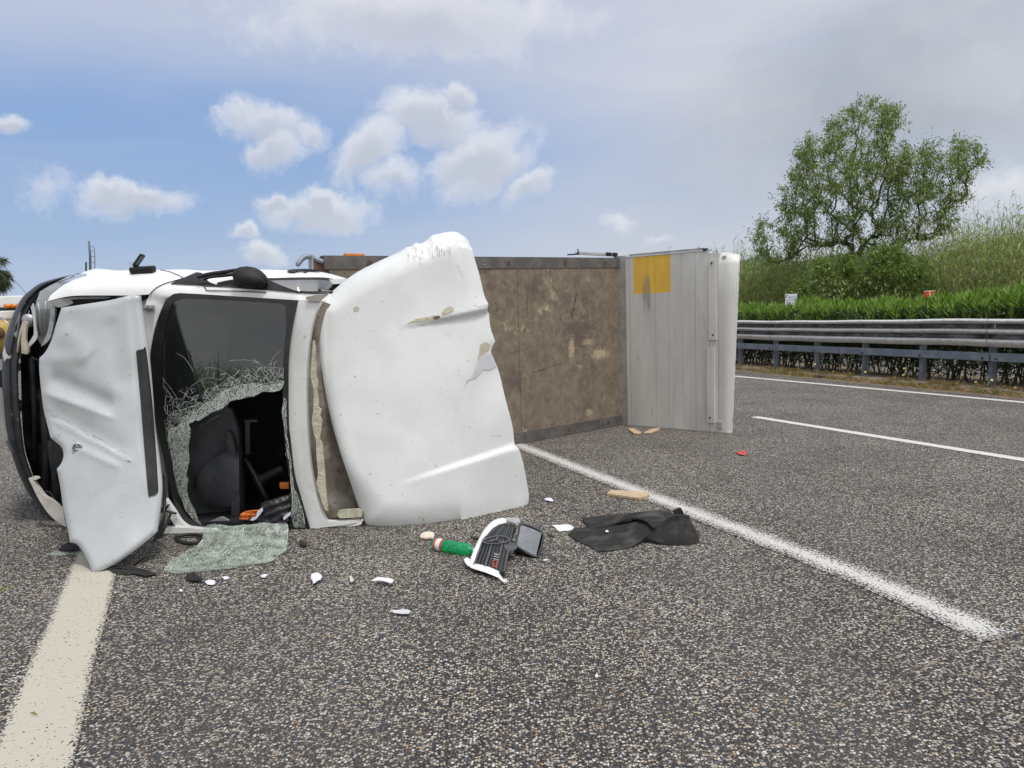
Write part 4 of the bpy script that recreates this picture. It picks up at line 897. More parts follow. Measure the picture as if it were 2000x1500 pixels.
for (cx, cz, w) in ((-1.62, .45, .5), (-1.62, 1.15, .75)):
    st = thing('seat', 'x', 'x', (cx, 5.95, cz)); del st['label']; del st['category']; st.parent = truck; st.location = Vector((cx, 5.95, cz)) - WL[truck.name]
    Rz = Matrix.Rotation(math.atan2(DF.y, DF.x), 3, 'Z')
    for nm, c_, sz_ in (('seat_cushion', (-.22, -.05, 0), (.5, .14, w)), ('seat_back', (.12, -.28, 0), (.14, .6, w)), ('head_rest', (.22, -.63, 0), (.09, .16, w * .4))):
        q = Vector((cx, 5.95, cz)) + Vector(c_); q = Vector((cx, 5.95, cz)) + Rz @ Vector((-c_[0], c_[1], 0)) * -1 + Vector((0, 0, 0))
        oo = MB().box(q, sz_, Rz, .05).build(nm, M_seat, st); oo.location = -WL[st.name]
MB().box(PY(484, 855, 5.6), (.035, .02, .26), Matrix.Rotation(.05, 3, 'Y'), .004).build('belt_stalk', M_inter3, truck)
MB().box(PY(490, 822, 5.6), (.10, .03, .02), None, .004).build('belt_bracket', M_inter3, truck)
surf('light_sill_cloth', chunks([(385, 1020), (410, 1018), (432, 1010), (448, 1017), (470, 1017), (525, 1015)], [(525, 1015), (524, 1031), (400, 1031)], [(400, 1031), (385, 1020)]), lambda x, y: PY(x, y, 5.2), .02, simple('pale_cloth', (.28, .28, .29), (.22, .22, .24), .9), truck, step=8)
MB().box(PY(556, 948, 5.3), (.07, .03, .05), None, .01).build('interior_lamp', M_amber, truck)
# ---- roof: white header, dirty recess under the lost deflector seal
hdr = chunks([(583, 587), (627, 590)], [(627, 590), (614, 615), (605, 660), (599, 724), (599, 808), (607, 913), (624, 989), (637, 1018)], [(637, 1018), (660, 1019), (708, 1014)], [(708, 1014), (706, 1019), (660, 1027), (605, 1033)], [(605, 1033), (586, 966), (575, 925), (567, 857), (564, 830), (563, 758), (564, 698), (569, 652), (576, 614), (583, 587)], n=4)
RF = bulge((-1.46, 5.05), (-1.0, 5.09), .03)
surf('roof_header', hdr, RF, .05, M_white, truck, step=7)
M_dirt = simple('grimy_roof_panel', (.16, .13, .10), (.34, .32, .28), .8, sc=5, lo=.35, hi=.7, speck=.8, spc=(.05, .045, .035), bump=.2)
rec = chunks([(627, 588), (650, 596)], [(650, 596), (720, 640), (800, 740), (760, 900), (745, 1012)], [(745, 1012), (637, 1018)], [(637, 1018), (624, 989), (607, 913), (599, 808), (599, 724), (605, 660), (614, 615), (627, 588)])
surf('roof_panel', rec, lambda x, y: hitv(x, y, (-1.46, 5.085), (-.70, 5.60)), .03, M_dirt, truck, step=12)
fo = chunks([(611, 665), (609, 700), (607, 735), (612, 760), (612, 800), (609, 822), (614, 850), (617, 858), (618, 890), (621, 925), (618, 945), (624, 965), (630, 985), (636, 997)])
fr = [(641, 998), (637, 960), (634, 920), (632, 892), (629, 865), (624, 858), (627, 840), (629, 822), (625, 812), (628, 800), (622, 795), (622, 780), (619, 765), (621, 745), (617, 735), (618, 715), (615, 700), (616, 680), (614, 665)]
surf('torn_foam_seal', fo + fr, lambda x, y: PY(x, y, RF(x, y).y - .012), .014, M_foam, truck, step=5)
surf('foam_pad', chunks([(659, 1003), (662, 998), (670, 996), (702, 994)], [(702, 994), (708, 1000), (706, 1010)], [(706, 1010), (670, 1012), (662, 1011), (659, 1003)]), lambda x, y: PY(x, y, 5.05), .02, M_foam, truck, step=6)
surf('roof_corner_cap', chunks([(597, 580), (620, 576), (641, 575)], [(641, 575), (630, 583), (624, 589)], [(624, 589), (605, 588), (598, 585)]), lambda x, y: PY(x, y, 5.02), .02, simple('worn_primer', (.4, .38, .34), (.3, .28, .25), .6, speck=.8), truck, step=5)
# ---- wind deflector
dfo = chunks([(715, 1026), (703, 997), (686, 947), (665, 884), (648, 825), (635.6, 766), (627, 716), (619, 665), (614.6, 632)], [(614.6, 632), (614.6, 602), (619, 592), (627, 585), (644, 573), (669, 552), (698.6, 531), (736, 512), (762, 500), (778, 493), (795, 482.5)], [(795, 482.5), (803, 481), (812, 474), (820, 476), (829, 472), (837, 465.7), (842, 461), (854, 457), (879, 452.5), (896, 455), (913, 468), (921, 484.6), (929.6, 514), (938, 543), (946, 577), (954, 594)], [(954, 594), (952, 606), (955, 612)], [(955, 612), (958, 640), (967, 667)], [(967, 667), (960, 680), (959, 690)], [(959, 690), (973.7, 724), (984, 766), (992.6, 799.6), (1001, 833), (1005, 869)], [(1005, 869), (1013.6, 877)], [(1013.6, 877), (1022, 905), (1030, 947), (1033, 972), (1028, 993), (1013.6, 1004), (980, 1014), (950.6, 1020), (917, 1030.6), (875, 1037), (829, 1040), (770, 1038), (740, 1034.5), (724, 1031), (715, 1026)], n=4)
dpx = np.array([p[0] for p in dfo]); dpy = np.array([p[1] for p in dfo])
dfs = dfo
def sgd(x, y, a, b):
    dx, dy = b[0] - a[0], b[1] - a[1]; L = math.hypot(dx, dy); t = ((x - a[0]) * dx + (y - a[1]) * dy) / L / L; return ((x - a[0]) * dy - (y - a[1]) * dx) / L, t      # >0 above the line when b is to the right
def sst(v, a, b): v = min(max((v - a) / (b - a), 0), 1); return v * v * (3 - 2 * v)
def DFN(x, y):
    p = hitv(x, y, (-1.10, 5.06), (.10, 5.50))
    yv = p.y + (1040 - y) / 590 * .24 - .20 * math.sin(math.pi * min(max((x - 640) / 400, 0), 1)) * 1.0
    X = np.array([x]); Yq = np.array([y]); e = edist(X, Yq, dfs)[0]
    # rolled edge: strong at top and left-top and bottom, slight at the right
    k = 1.0 if (y < 640 and x < 930) else (.55 if y > 960 else .22)
    kw = sst(y, 560, 700); k = 1.0 * (1 - kw) + kw * (.25 + .5 * sst(y, 900, 1000)); w = 46 * (1 - kw) + kw * (24 + 40 * sst(y, 900, 1010))
    if x > 900 and y > 480: k *= .3
    if e < w: yv += .17 * k * (1 - math.sqrt(max(0, 1 - (1 - e / w) ** 2)))
    d, t = sgd(x, y, (775, 641), (955, 601)); tp = min(max(t, 0), 1) ; wd = 2 + 9 * tp
    up = sst(d, -wd, 0) ; yv -= .055 * tp * up * math.exp(-max(0, d) / 130) if t > 0 else 0
    d, t = sgd(x, y, (775, 947), (1012, 876)); tp = min(max(t, 0), 1); wd = 2 + 12 * tp
    dn = 1 - sst(d, 0, wd); yv -= .045 * tp * dn * math.exp(-max(0, -d) / 140) if t > 0 else 0
    # torn dent near the right edge
    r = math.hypot(x - 965, (y - 735) * .6); yv += .03 * math.exp(-(r / 32) ** 2)
    yv += .003 * noise.noise(Vector((x / 60, y / 60, 0))) + .03 * noise.noise(Vector((x / 260, y / 260, 3)))
    if y < 500 and 790 < x < 870: yv += .012 * noise.noise(Vector((x / 7, y / 12, 5)))
    return PY(x, y, yv)
M_defl, t_, o_ = newm('deflector_paint')
n1 = tex(t_, 'N', 1.8, d=5); cc_ = mixc(t_, sm(t_, n1, .35, .7), (.725, .745, .745), (.64, .66, .66))
sp_ = tex(t_, 'N', 30, d=3, r=.5); cc_ = mixc(t_, sm(t_, sp_, .70, .73, 0, .7), cc_, (.35, .31, .25)); scf = tex(t_, 'N', 5, d=6, r=.7, sc=(1, 1, 2)); cc_ = mixc(t_, sm(t_, scf, .64, .7, 0, .35), cc_, (.5, .47, .4))
b_ = node(t_, 'ShaderNodeBsdfPrincipled', {'Base Color': cc_, 'Roughness': .34, 'Coat Weight': .25, 'Coat Roughness': .15}); t_.links.new(b_.outputs[0], o_.inputs[0])
defl = surf('wind_deflector', dfo, DFN, .012, M_defl, truck, step=4.5)
def chip(poly, name='paint_chip', m=None, off=.003): surf(name, poly, lambda x, y: DFN(x, y) + Vector((0, -off, 0)), .002, m or M_chip, defl, step=5)
M_chip = simple('bare_fibreglass', (.50, .47, .37), (.40, .37, .28), .8, sc=30, bump=.4)
M_flap = simple('torn_flap', (.55, .57, .60), (.48, .5, .53), .5)
chip([(795, 632), (812, 623), (835, 619), (848, 616), (856, 617), (846, 623), (820, 628)]); chip([(862, 612), (868, 604), (878, 598), (886, 601), (886, 608), (875, 613), (864, 617)])
chip([(845, 619), (852, 617), (858, 616), (860, 620), (853, 624), (847, 623)], 'rust_chip', M_rust2); chip([(690, 602), (697, 598), (702, 601), (700, 607), (692, 608)])
chip([(938, 672), (950, 668), (958, 674), (955, 684), (945, 694), (938, 705), (933, 702), (936, 688)])
chip([(936, 700), (946, 690), (957, 690), (964, 703), (970, 716), (958, 722), (944, 722), (930, 738), (912, 744), (925, 730)], 'torn_flap', M_flap, .006)
M_scr = simple('scratch_grey', (.3, .29, .27), (.2, .19, .18), .7)
random.seed(5)
sb = MB()
def scratch(p, q, w=.0012):
    a = DFN(*p) + Vector((0, -.002, 0)); b = DFN(*q) + Vector((0, -.002, 0)); d = b - a; n = d.cross(Vector((0, 1, 0))).normalized() * w; sb.add([a - n, b - n * .3, b + n * .3, a + n], [(0, 1, 2, 3)])
for i in range(70):
    x = random.uniform(795, 880); y = random.uniform(478, 500) - (x - 795) * .22 + 8; scratch((x, y), (x + random.uniform(-1, 2), y + random.uniform(5, 16)), random.uniform(.0006, .0016))
for i in range(26):
    x = random.uniform(650, 980); y = random.uniform(600, 1000)
    if inside(np.array([x]), np.array([y]), dfs)[0] and edist(np.array([x]), np.array([y]), dfs)[0] > 25: scratch((x, y), (x + random.uniform(-9, 9), y + random.uniform(-3, 3)), .0009)
for q in ([(893, 518), (898, 530), (905, 543)], [(959, 852), (966, 851), (974, 852), (979, 849)], [(912, 744), (908, 752), (909, 760)], [(925, 596), (935, 600), (945, 597), (952, 596)]):
    for a, b in zip(q[:-1], q[1:]): scratch(a, b, .0014)
kind(sb.build('scratches', M_scr, defl), 'stuff')
# ---- hood
hoo = chunks([(120, 601), (168, 593.6), (216, 586), (252, 577)], [(252, 577), (273.5, 577)], [(273.5, 577), (278, 608), (285.5, 656), (291.5, 704), (297.5, 776), (301, 829), (308, 879), (313, 918), (315.7, 953), (313, 990), (306, 1039)], [(306, 1039), (284, 1059), (234, 1096), (197, 1115)], [(197, 1115), (182.5, 1118), (173, 1098), (160, 1073.5), (148, 1062), (137, 1059)], [(137, 1059), (131, 1027), (123, 990), (118, 953), (111, 916)], [(111, 916), (119, 906), (124, 892), (123, 880), (118, 871), (106, 861), (98.6, 854)], [(98.6, 854), (91, 824), (84, 792), (77, 728), (77, 699)], [(77, 699), (89, 687), (101, 663), (108, 639), (120, 601)], n=4)
def ridge(x, y, a, b, w, amp, fade=True):
    d, t = sgd(x, y, a, b); k = 1.0
    if fade: k = sst(t, -.05, .15) * (1 - sst(t, .8, 1.02))
    elif t < 0 or t > 1.1: k = math.exp(-(min(abs(t), abs(t - 1.1)) * 6) ** 2)
    return amp * k * (math.exp(-(d / w) ** 2) if w > 12 else math.exp(-abs(d) / w * 1.3))
def HF(x, y):
    v = (y - 590) / 528; v = max(v, 0)
    Y = 4.92 - .66 * (.6 * v + .4 * v ** 2) - .05 * math.sin(math.pi * min(max((x - 80) / 230, 0), 1))
    Y += -ridge(x, y, (88, 700), (180, 700), 14, .012) + ridge(x, y, (95, 735), (235, 800), 20, .034) - ridge(x, y, (82, 765), (232, 820), 9, .022) + ridge(x, y, (88, 800), (262, 895), 26, .026) - ridge(x, y, (92, 815), (262, 905), 7, .018) - ridge(x, y, (150, 876), (240, 915), 7, .014)
    Y -= ridge(x, y, (120, 640), (180, 700), 22, .015); Y += ridge(x, y, (215, 620), (238, 770), 20, .012)
    d, t = sgd(x, y, (252, 570), (288, 960)); Y -= .012 * sst(-d, -2, 8) * (1 - sst(t, .75, 1.05))
    e = edist(np.array([x]), np.array([y]), hoo)[0]
    if e < 10: Y += .02 * (1 - e / 10) ** 2
    Y += .010 * noise.noise(Vector((x / 70, y / 90, 1)))
    return PY(x, y, Y)
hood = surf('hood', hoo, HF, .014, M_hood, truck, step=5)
vent = chunks([(267.5, 688), (270, 684), (283, 681)], [(283, 681), (286, 686), (297, 780), (304, 870), (309.5, 957)], [(309.5, 957), (307, 964), (294, 967.4)], [(294, 967.4), (291, 962), (284, 880), (276, 780), (267.5, 688)])
hv = surf('hood_vent', vent, lambda x, y: HF(x, y) + Vector((0, -.012, 0)), .012, M_plastic, hood, step=7)
lb = MB()
for k in range(46):
    for j in range(3):
        t = k / 46; x = 280 + 18 * t ** .8 + j * 4.2 - 3; y = 760 + 195 * t + (j % 2) * 2; c = HF(x, y) + Vector((0, -.014, 0)); lb.box(c, (.008, .004, .006), Matrix.Rotation(.7, 3, 'Y'))
kind(lb.build('vent_mesh', M_inter, hv), 'stuff')
# round badge: ring with a three-pointed star
bc = HF(152, 876) + Vector((0, -.006, 0)); Mb = Matrix.Rotation(.25, 3, 'Z')
M_bez0 = simple('badge_grey', (.22, .23, .24), (.16, .17, .18), .4, .3)
bd = MB(); rg = [bc + Mb @ Vector((math.cos(t) * .028, 0, math.sin(t) * .034)) for t in np.linspace(0, 2 * math.pi, 30)]; bd.tube(rg, .0035, 6, False)
for t in (1.57, 3.66, 5.76): bd.tube([bc, bc + Mb @ Vector((math.cos(t) * .026, 0, math.sin(t) * .032))], [.006, .0015], 6)
bd.build('star_badge', M_alu, hood, True)
MB().lathe([(0, .03), (.003, .029), (.003, 0)], bc + Vector((0, .004, 0)), (0.1, -1, 0), 20).build('badge_disc', M_bez0, hood)
hs = MB(); random.seed(9)
def hscr(p, q, w=.001):
    a = HF(*p) + Vector((0, -.002, 0)); b = HF(*q) + Vector((0, -.002, 0)); d = b - a; n = d.cross(Vector((0, 1, 0))).normalized() * w; hs.add([a - n, b - n * .3, b + n * .3, a + n], [(0, 1, 2, 3)])
for i in range(60):
    t = random.random(); x = 90 + 165 * t; y = 806 + 92 * t + random.uniform(-9, 6); L = random.uniform(4, 22); hscr((x, y), (x + L, y + L * .52), random.uniform(.0003, .0009))
for i in range(60):
    x = random.uniform(110, 290); y = random.uniform(610, 1080)
    if inside(np.array([x]), np.array([y]), hoo)[0] and edist(np.array([x]), np.array([y]), hoo)[0] > 8: hscr((x, y), (x + random.uniform(-3, 3), y + random.uniform(-1.5, 1.5)), random.uniform(.0008, .0018))
hscr((249, 900), (257, 903), .006); hscr((128, 652), (134, 655), .003); hscr((112, 848), (118, 856), .002); hscr((108, 855), (120, 846), .002); hscr((180, 850), (186, 855), .004)
kind(hs.build('scratches', M_scr, hood), 'stuff')
# hinge in the gap beside the hood
MB().box(PY(290, 601, 5.12), (.075, .03, .035), None, .004).build('hood_hinge', M_metal, truck)
for dx in (-5, 5): MB().lathe([(0, .012), (.01, .011), (.012, 0)], PY(290 + dx, 601, 5.10), (0, -1, 0), 6).build('bolt', M_metal, truck)
surf('cowl_panel', chunks([(276, 590), (300, 577), (320, 580)], [(320, 580), (322, 700), (330, 1010), (350, 1036)], [(350, 1036), (290, 1048), (200, 900)], [(200, 900), (220, 600), (276, 590)]), lambda x, y: PY(x, y, 5.2), .01, simple('dirty_cowl', (.36, .35, .33), (.16, .15, .14), .6, sc=4, speck=.6), truck, step=14)
surf('lower_wing', chunks([(285, 1060), (312, 1038), (340, 1030), (400, 1034)], [(400, 1034), (420, 1034), (420, 1040), (380, 1043), (330, 1046), (290, 1052)], [(290, 1052), (285, 1060)]), lambda x, y: PY(x, y, 5.02), .06, M_white2, truck, step=6)
surf('lower_pillar', chunks([(322, 975), (340, 1000), (360, 1025), (400, 1036), (500, 1037), (606, 1034)], [(606, 1034), (640, 1030), (706, 1019)], [(706, 1019), (700, 1026), (640, 1034), (600, 1039), (500, 1041), (400, 1040), (350, 1034), (326, 1000)], [(326, 1000), (322, 975)]), lambda x, y: PY(x, y, 5.04 if x < 620 else 5.06), .05, M_white2, truck, step=6)
# ---- front: bumper, headlight, engine bay
O = cr([(185, 527, 0), (170, 530, 0), (120, 541, 0), (79, 553, 0), (55, 570, 0), (41, 584, 0), (26, 613, 0), (14, 646, 0), (6, 680, 0), (3.6, 704, 0), (5, 752, 0), (7, 792, 0), (12, 842, 0), (22, 884, 0), (37, 928, 0), (57, 967, 0), (79, 994.5, 0), (101, 1017, 0), (118, 1029, 0), (131, 1033, 0)], 6)
I = cr([(180, 533, 0), (141.6, 536, 0), (113, 550, 0), (91, 562, 0), (72, 581.6, 0), (60, 600, 0), (51, 622, 0), (45.6, 656, 0), (38, 692, 0), (35, 728, 0), (37, 788, 0), (41, 829, 0), (47, 879, 0), (56, 911, 0), (65, 935, 0), (75, 968, 0), (92, 995, 0), (109, 1013, 0), (122, 1024, 0), (132, 1031, 0)], 6)
nO = 60
def resamp(P, n):
    L = [0]
    for a, b in zip(P[:-1], P[1:]): L.append(L[-1] + (b - a).length)
    t = np.linspace(0, L[-1], n); return [Vector((float(np.interp(q, L, [p.x for p in P])), float(np.interp(q, L, [p.y for p in P])), 0)) for q in t]
O = resamp(O, nO); I = resamp(I, nO)
def yb(i):
    t = i / (nO - 1); return 5.36 + .10 * math.cos(2 * math.pi * t)
rows = []
for (t, dy) in ((.12, .75), (.03, .5), (.0, .22), (0., .10), (.03, .045), (.10, .02), (.25, .0), (.42, -.004), (.5, .004), (.54, .02), (.8, .022), (.95, .03), (1., .05), (1.02, .12), (1.0, .3)):
    rows.append([PY(a.x + (b.x - a.x) * t, a.y + (b.y - a.y) * t, yb(i) + dy) for i, (a, b) in enumerate(zip(O, I))])
bump_o = MB().grid(rows).build('bumper', M_bump, truck, True)
# scuffs
for poly in ([(34, 628), (38, 598), (36, 612), (28, 640)], [(37, 612), (40, 610), (36, 640), (32, 660), (26, 652), (33, 645)]):
    surf('scuff', poly, lambda x, y: PY(x, y, 5.245 if y < 800 else 5.3), .002, simple('scuffed_plastic', (.25, .26, .28), (.18, .19, .2), .7), bump_o, step=5)
surf('scuff', [(9, 676), (12, 690), (18, 697), (22, 692), (20, 700), (13, 700), (8, 706), (5, 690)], lambda x, y: PY(x, y, 5.25), .002, M_flap, bump_o, step=5)
bay = chunks([(40, 700), (60, 600), (100, 575), (300, 575), (330, 760), (330, 1020)], [(330, 1020), (132, 1030), (90, 990), (60, 915), (45, 850), (40, 700)])
surf('engine_bay', bay, lambda x, y: PY(x, y, 5.66 - .1 * noise.noise(Vector((x / 25, y / 40, 0)))), .04, M_dark, truck, step=10)
MB().prism([(-3.45, 5.55), (-2.6, 5.4), (-2.7, 6.0), (-3.3, 6.0)], 1.60, 1.68).build('engine_bay_side', M_dark, truck)
for (a, b, r) in (((84, 760), (88, 985), .03), ((60, 700), (66, 900), .02), ((100, 860), (112, 990), .035)): MB().tube([PY(*a, 5.5), PY((a[0] + b[0]) / 2 + 4, (a[1] + b[1]) / 2, 5.52), PY(*b, 5.5)], r, 8).build('radiator_member', M_plastic, truck, True)
surf('fan_shroud', chunks([(98, 855), (115, 862), (126, 885), (122, 905), (110, 918)], [(110, 918), (100, 890), (98, 855)]), lambda x, y: PY(x, y, 5.45), .05, M_plastic, truck, step=7)
for pl in ([(60, 697), (80, 705), (95, 700)], [(85, 665), (100, 680), (104, 700)], [(92, 995), (105, 980), (120, 985)], [(88, 960), (100, 965), (118, 1000)], [(95, 650), (88, 680), (92, 700)]): MB().tube(cr([PY(a, b, 5.4) for a, b in pl], 4), .008, 6).build('engine_wire', M_plastic, truck, True)
hl = chunks([(77, 570), (90, 562), (103, 555), (122, 551), (141, 548)], [(141, 548), (120, 560), (106, 575), (99, 590)], [(99, 590), (102, 598), (100, 630), (96, 655), (88, 668), (79, 673)], [(79, 673), (73, 660), (68, 640), (66, 620), (66, 604), (77, 570)], n=4)
def HLF(x, y): return PY(x, y, 5.29 + .0012 * (x - 70) + .05 * ((y - 610) / 60) ** 2 * .4)
def lampback(x, y): return HLF(x, y) + ray(x, y) * (.07 / ray(x, y).y)
M_bez = simple('lamp_bezel', (.45, .46, .47), (.30, .31, .32), .35, .4, sc=12)
hb = surf('headlight', hl, lampback, .03, M_bez, truck, step=7)
surf('headlight_lens', hl, HLF, .006, M_lens, hb, step=7)
surf('headlight_trim', chunks([(99, 600), (106, 596), (107, 612), (103, 640), (98, 660), (88, 672)], [(88, 672), (80, 676), (84, 668)], [(84, 668), (92, 650), (97, 625), (99, 600)]), lambda x, y: PY(x, y, 5.27), .02, M_bez, hb, step=5)
for (a, b, w) in (((70, 600), (80, 655), .006), ((78, 590), (88, 660), .004), ((92, 588), (93, 650), .005)): MB().tube([lampback(*a) - Vector((0, .02, 0)), lampback(*b) - Vector((0, .02, 0))], w, 6).build('lamp_rib', M_alu, hb, True)
M_plw = simple('dirty_cream_plastic', (.50, .45, .36), (.36, .31, .24), .6, sc=12)
surf('broken_bracket', chunks([(44, 628), (48, 627), (52, 632), (51, 645), (50, 665), (55, 685), (53, 692)], [(53, 692), (42, 690)], [(42, 690), (41, 665), (43, 645)], [(43, 645), (37, 668), (34, 688)], [(34, 688), (33, 685), (36, 655), (42, 634), (44, 628)]), lambda x, y: PY(x, y, 5.22), .02, M_plw, truck, step=5)
surf('broken_bracket', chunks([(64, 592), (68, 610), (70, 640), (72, 660), (60, 675), (56, 680)], [(56, 680), (55, 672), (62, 660), (66, 650), (64, 620), (60, 600)], [(60, 600), (64, 592)]), lambda x, y: PY(x, y, 5.25), .012, M_flap, truck, step=5)
MB().lathe([(0, .05), (.02, .048), (.03, .03), (.03, 0)], PY(57, 626, 5.36), (0, -1, 0), 14).build('fog_lamp', M_metal, truck, True)
lt = chunks([(55.5, 934), (64, 931), (72, 931.7)], [(72, 931.7), (74, 936), (65, 938)], [(65, 938), (74, 952), (86, 968), (99, 976), (112, 987), (123, 998)], [(123, 998), (129.5, 1030)], [(129.5, 1030), (118, 1023), (108, 1016), (92, 1000), (75, 974), (62, 948), (55.5, 934)])
surf('lower_headlight', lt, lambda x, y: PY(x, y, 5.24), .03, simple('lower_lamp_shell', (.62, .60, .56), (.48, .46, .42), .3, sc=8), truck, step=6)
# number plate on the bumper face (seen edge-on)
def NPt(x, y): return hitv(x, y, (-3.58, 5.22), (-3.86, 5.78)) 
def npp(x, y):
    return PY(x, y, 5.34 + (16 - x + (y - 860) * .12) * -.006)
pl_ = [(-12, 757), (2.5, 757), (4, 762), (15.8, 856), (14.5, 859), (9, 858), (5.5, 846), (-2, 800), (-9, 770)]
plate = surf('number_plate', pl_, npp, .004, simple('plate_white', (.72, .74, .72), (.66, .68, .66), .4), truck, step=6)
surf('plate_band', [(-9, 758), (2, 758), (4.2, 768), (4.6, 772), (-6, 770)], lambda x, y: npp(x, y) + Vector((0, -.003, 0)), .001, M_bluep, plate, step=5)
surf('plate_band', [(6.5, 842.5), (12, 843.5), (13.8, 846), (15.3, 856), (14, 858), (10, 857)], lambda x, y: npp(x, y) + Vector((0, -.003, 0)), .001, M_bluep, plate, step=4)
def glyph(ch_, P, Q, Rr, name, m, par, off, th=.001, font_sx=1.0):
    """a character laid on the parallelogram P (origin), Q-P (reading direction), Rr-P (up)"""
    cu = bpy.data.curves.new('txt', 'FONT'); cu.body = ch_; cu.align_x = 'LEFT'; cu.extrude = 0; cu.resolution_u = 2
    to = bpy.data.objects.new('txt', cu); COL.objects.link(to); bpy.context.view_layer.update()
    dg = bpy.context.evaluated_depsgraph_get(); me = bpy.data.meshes.new_from_object(to.evaluated_get(dg)); bpy.data.objects.remove(to)
    xs = [v.co.x for v in me.vertices]; ys = [v.co.y for v in me.vertices]; x0, x1, y0, y1 = min(xs), max(xs), min(ys), max(ys)
    ex = (Q - P); ey = (Rr - P)
    for v in me.vertices: v.co = P + ex * ((v.co.x - x0) / (x1 - x0)) + ey * ((v.co.y - y0) / (y1 - y0)) + off
    me.materials.append(m); o = bpy.data.objects.new(name, me); link(o, par); return o
o_ = Vector((0, -.004, 0))
glyph('EY 066AA', npp(-3, 777), npp(10.5, 841), npp(5.0, 776), 'plate_lettering', M_ink, plate, o_)
surf('bumper_clip', [(10.5, 862), (16, 861), (24, 885), (21, 884)], lambda x, y: PY(x, y, 5.3), .02, M_inter3, bump_o, step=6)
# thin broken aerial
MB().tube(cr([PY(52, 574, 5.5), PY(40, 560, 5.5), PY(30, 549, 5.5), PY(20, 543, 5.5)], 4), .0015, 5).build('aerial', M_cable, truck)
# cables hanging from the cab front
for pl in ([(319, 925, 5.0), (318, 960, 4.98), (321, 1000, 4.95), (316, 1030, 4.93), (300, 1065, 4.88), (285, 1085, 4.8), (262, 1104, 4.6)], [(316, 930, 5.0), (322, 970, 4.98), (319, 1010, 4.9), (305, 1045, 4.85), (292, 1080, 4.8)], [(335, 1000, 5.0), (322, 1030, 4.95), (300, 1075, 4.85), (272, 1098, 4.7), (255, 1112, 4.55)], [(310, 990, 4.98), (325, 998, 5.0), (345, 1003, 5.02)], [(330, 985, 5.02), (318, 1000, 5.0), (306, 990, 4.98)]):
    MB().tube(cr([PY(*q) for q in pl], 5), .0085, 6).build('hanging_cable', M_cable, truck, True)
# ================================================================== LOOSE THINGS ON THE ROAD
def plane3(a, b, c):
    n = (b - a).cross(c - a).normalized()
    return lambda x, y: hitp(x, y, a, n)
def gsurf(z=.006): return lambda x, y: G(x, y, z)
# torn sheet of crazed glass hanging out of the cab on to the road
sh = chunks([(397.5, 1029), (420, 1024), (450, 1027), (480, 1025), (518, 1021)], [(518, 1021), (545, 1024), (561.5, 1023), (562, 1045), (560, 1073)], [(560, 1073), (545, 1085), (526, 1097), (490, 1102), (455, 1108), (420, 1112), (389, 1116), (350, 1119), (321, 1116), (326.5, 1102.6), (345, 1088), (362, 1078), (383, 1066), (395, 1053.5), (397.5, 1029)], n=4)
def SHF(x, y):
    g = G(x, y, .012); t = sst(y, 1068, 1022)
    z = .012 + .006 * noise.noise(Vector((x / 22, y / 14, 2))) * 1.5 + .10 * t; return G(x, y, max(z, .006) + .012 * math.sin(x / 30) ** 2 * sst(y, 1110, 1080))
o = surf('shattered_glass_sheet', sh, SHF, .005, M_craze2, None, step=7, back=(0, .3, -1)); tag(o, 'torn sheet of crazed green-white windscreen glass spilling from the cab onto the road', 'broken glass')
gb = MB(); random.seed(21)
craze_net(gb, sh, 2300, SHF, Vector((0, 0, .003)), w=(.0006, .0015), keep=.62, lmax=22, stretch=2.2, seed=12)
kind(gb.build('cracks', M_crack, o), 'stuff')
o = surf('shattered_glass_piece', chunks([(90, 1081), (100, 1078), (112, 1074), (130, 1070), (148, 1070), (175, 1078)], [(175, 1078), (170, 1083), (150, 1082), (128, 1083), (110, 1084), (90, 1083)]), gsurf(.01), .004, M_craze2, None, step=5, back=(0, 0, -1)); tag(o, 'small pane of crazed glass lying behind the tip of the hood', 'broken glass')
o = surf('black_plastic_scrap', chunks([(115, 1072), (122, 1064), (135, 1060), (150, 1064), (156, 1072)], [(156, 1072), (140, 1074), (115, 1073)]), lambda x, y: G(x, y, .025 + .01 * noise.noise(Vector((x / 8, y / 8, 0)))), .008, M_plastic, None, step=4, back=(0, 0, -1)); tag(o, 'curled black plastic scrap lying on the small glass pane at the hood tip', 'plastic scrap')
cru = MB(); random.seed(77)
for i in range(420):
    if i < 300: x = random.gauss(480, 110); y = 1050 + abs(random.gauss(0, 38))
    else: x = random.gauss(960, 120); y = random.gauss(1090, 40)
    p = G(x, y, .004); r_ = random.uniform(.0015, .005)
    cru.add([p + Vector((random.uniform(-r_, r_), random.uniform(-r_, r_), random.uniform(0, r_))) for _ in range(3)] + [p + Vector((0, 0, r_))], [(0, 1, 3), (1, 2, 3), (2, 0, 3)])
o = cru.build('glass_crumbs', M_crack); tag(o, 'tiny glass and plastic crumbs scattered on the asphalt round the cab', 'crumbs'); kind(o, 'stuff')
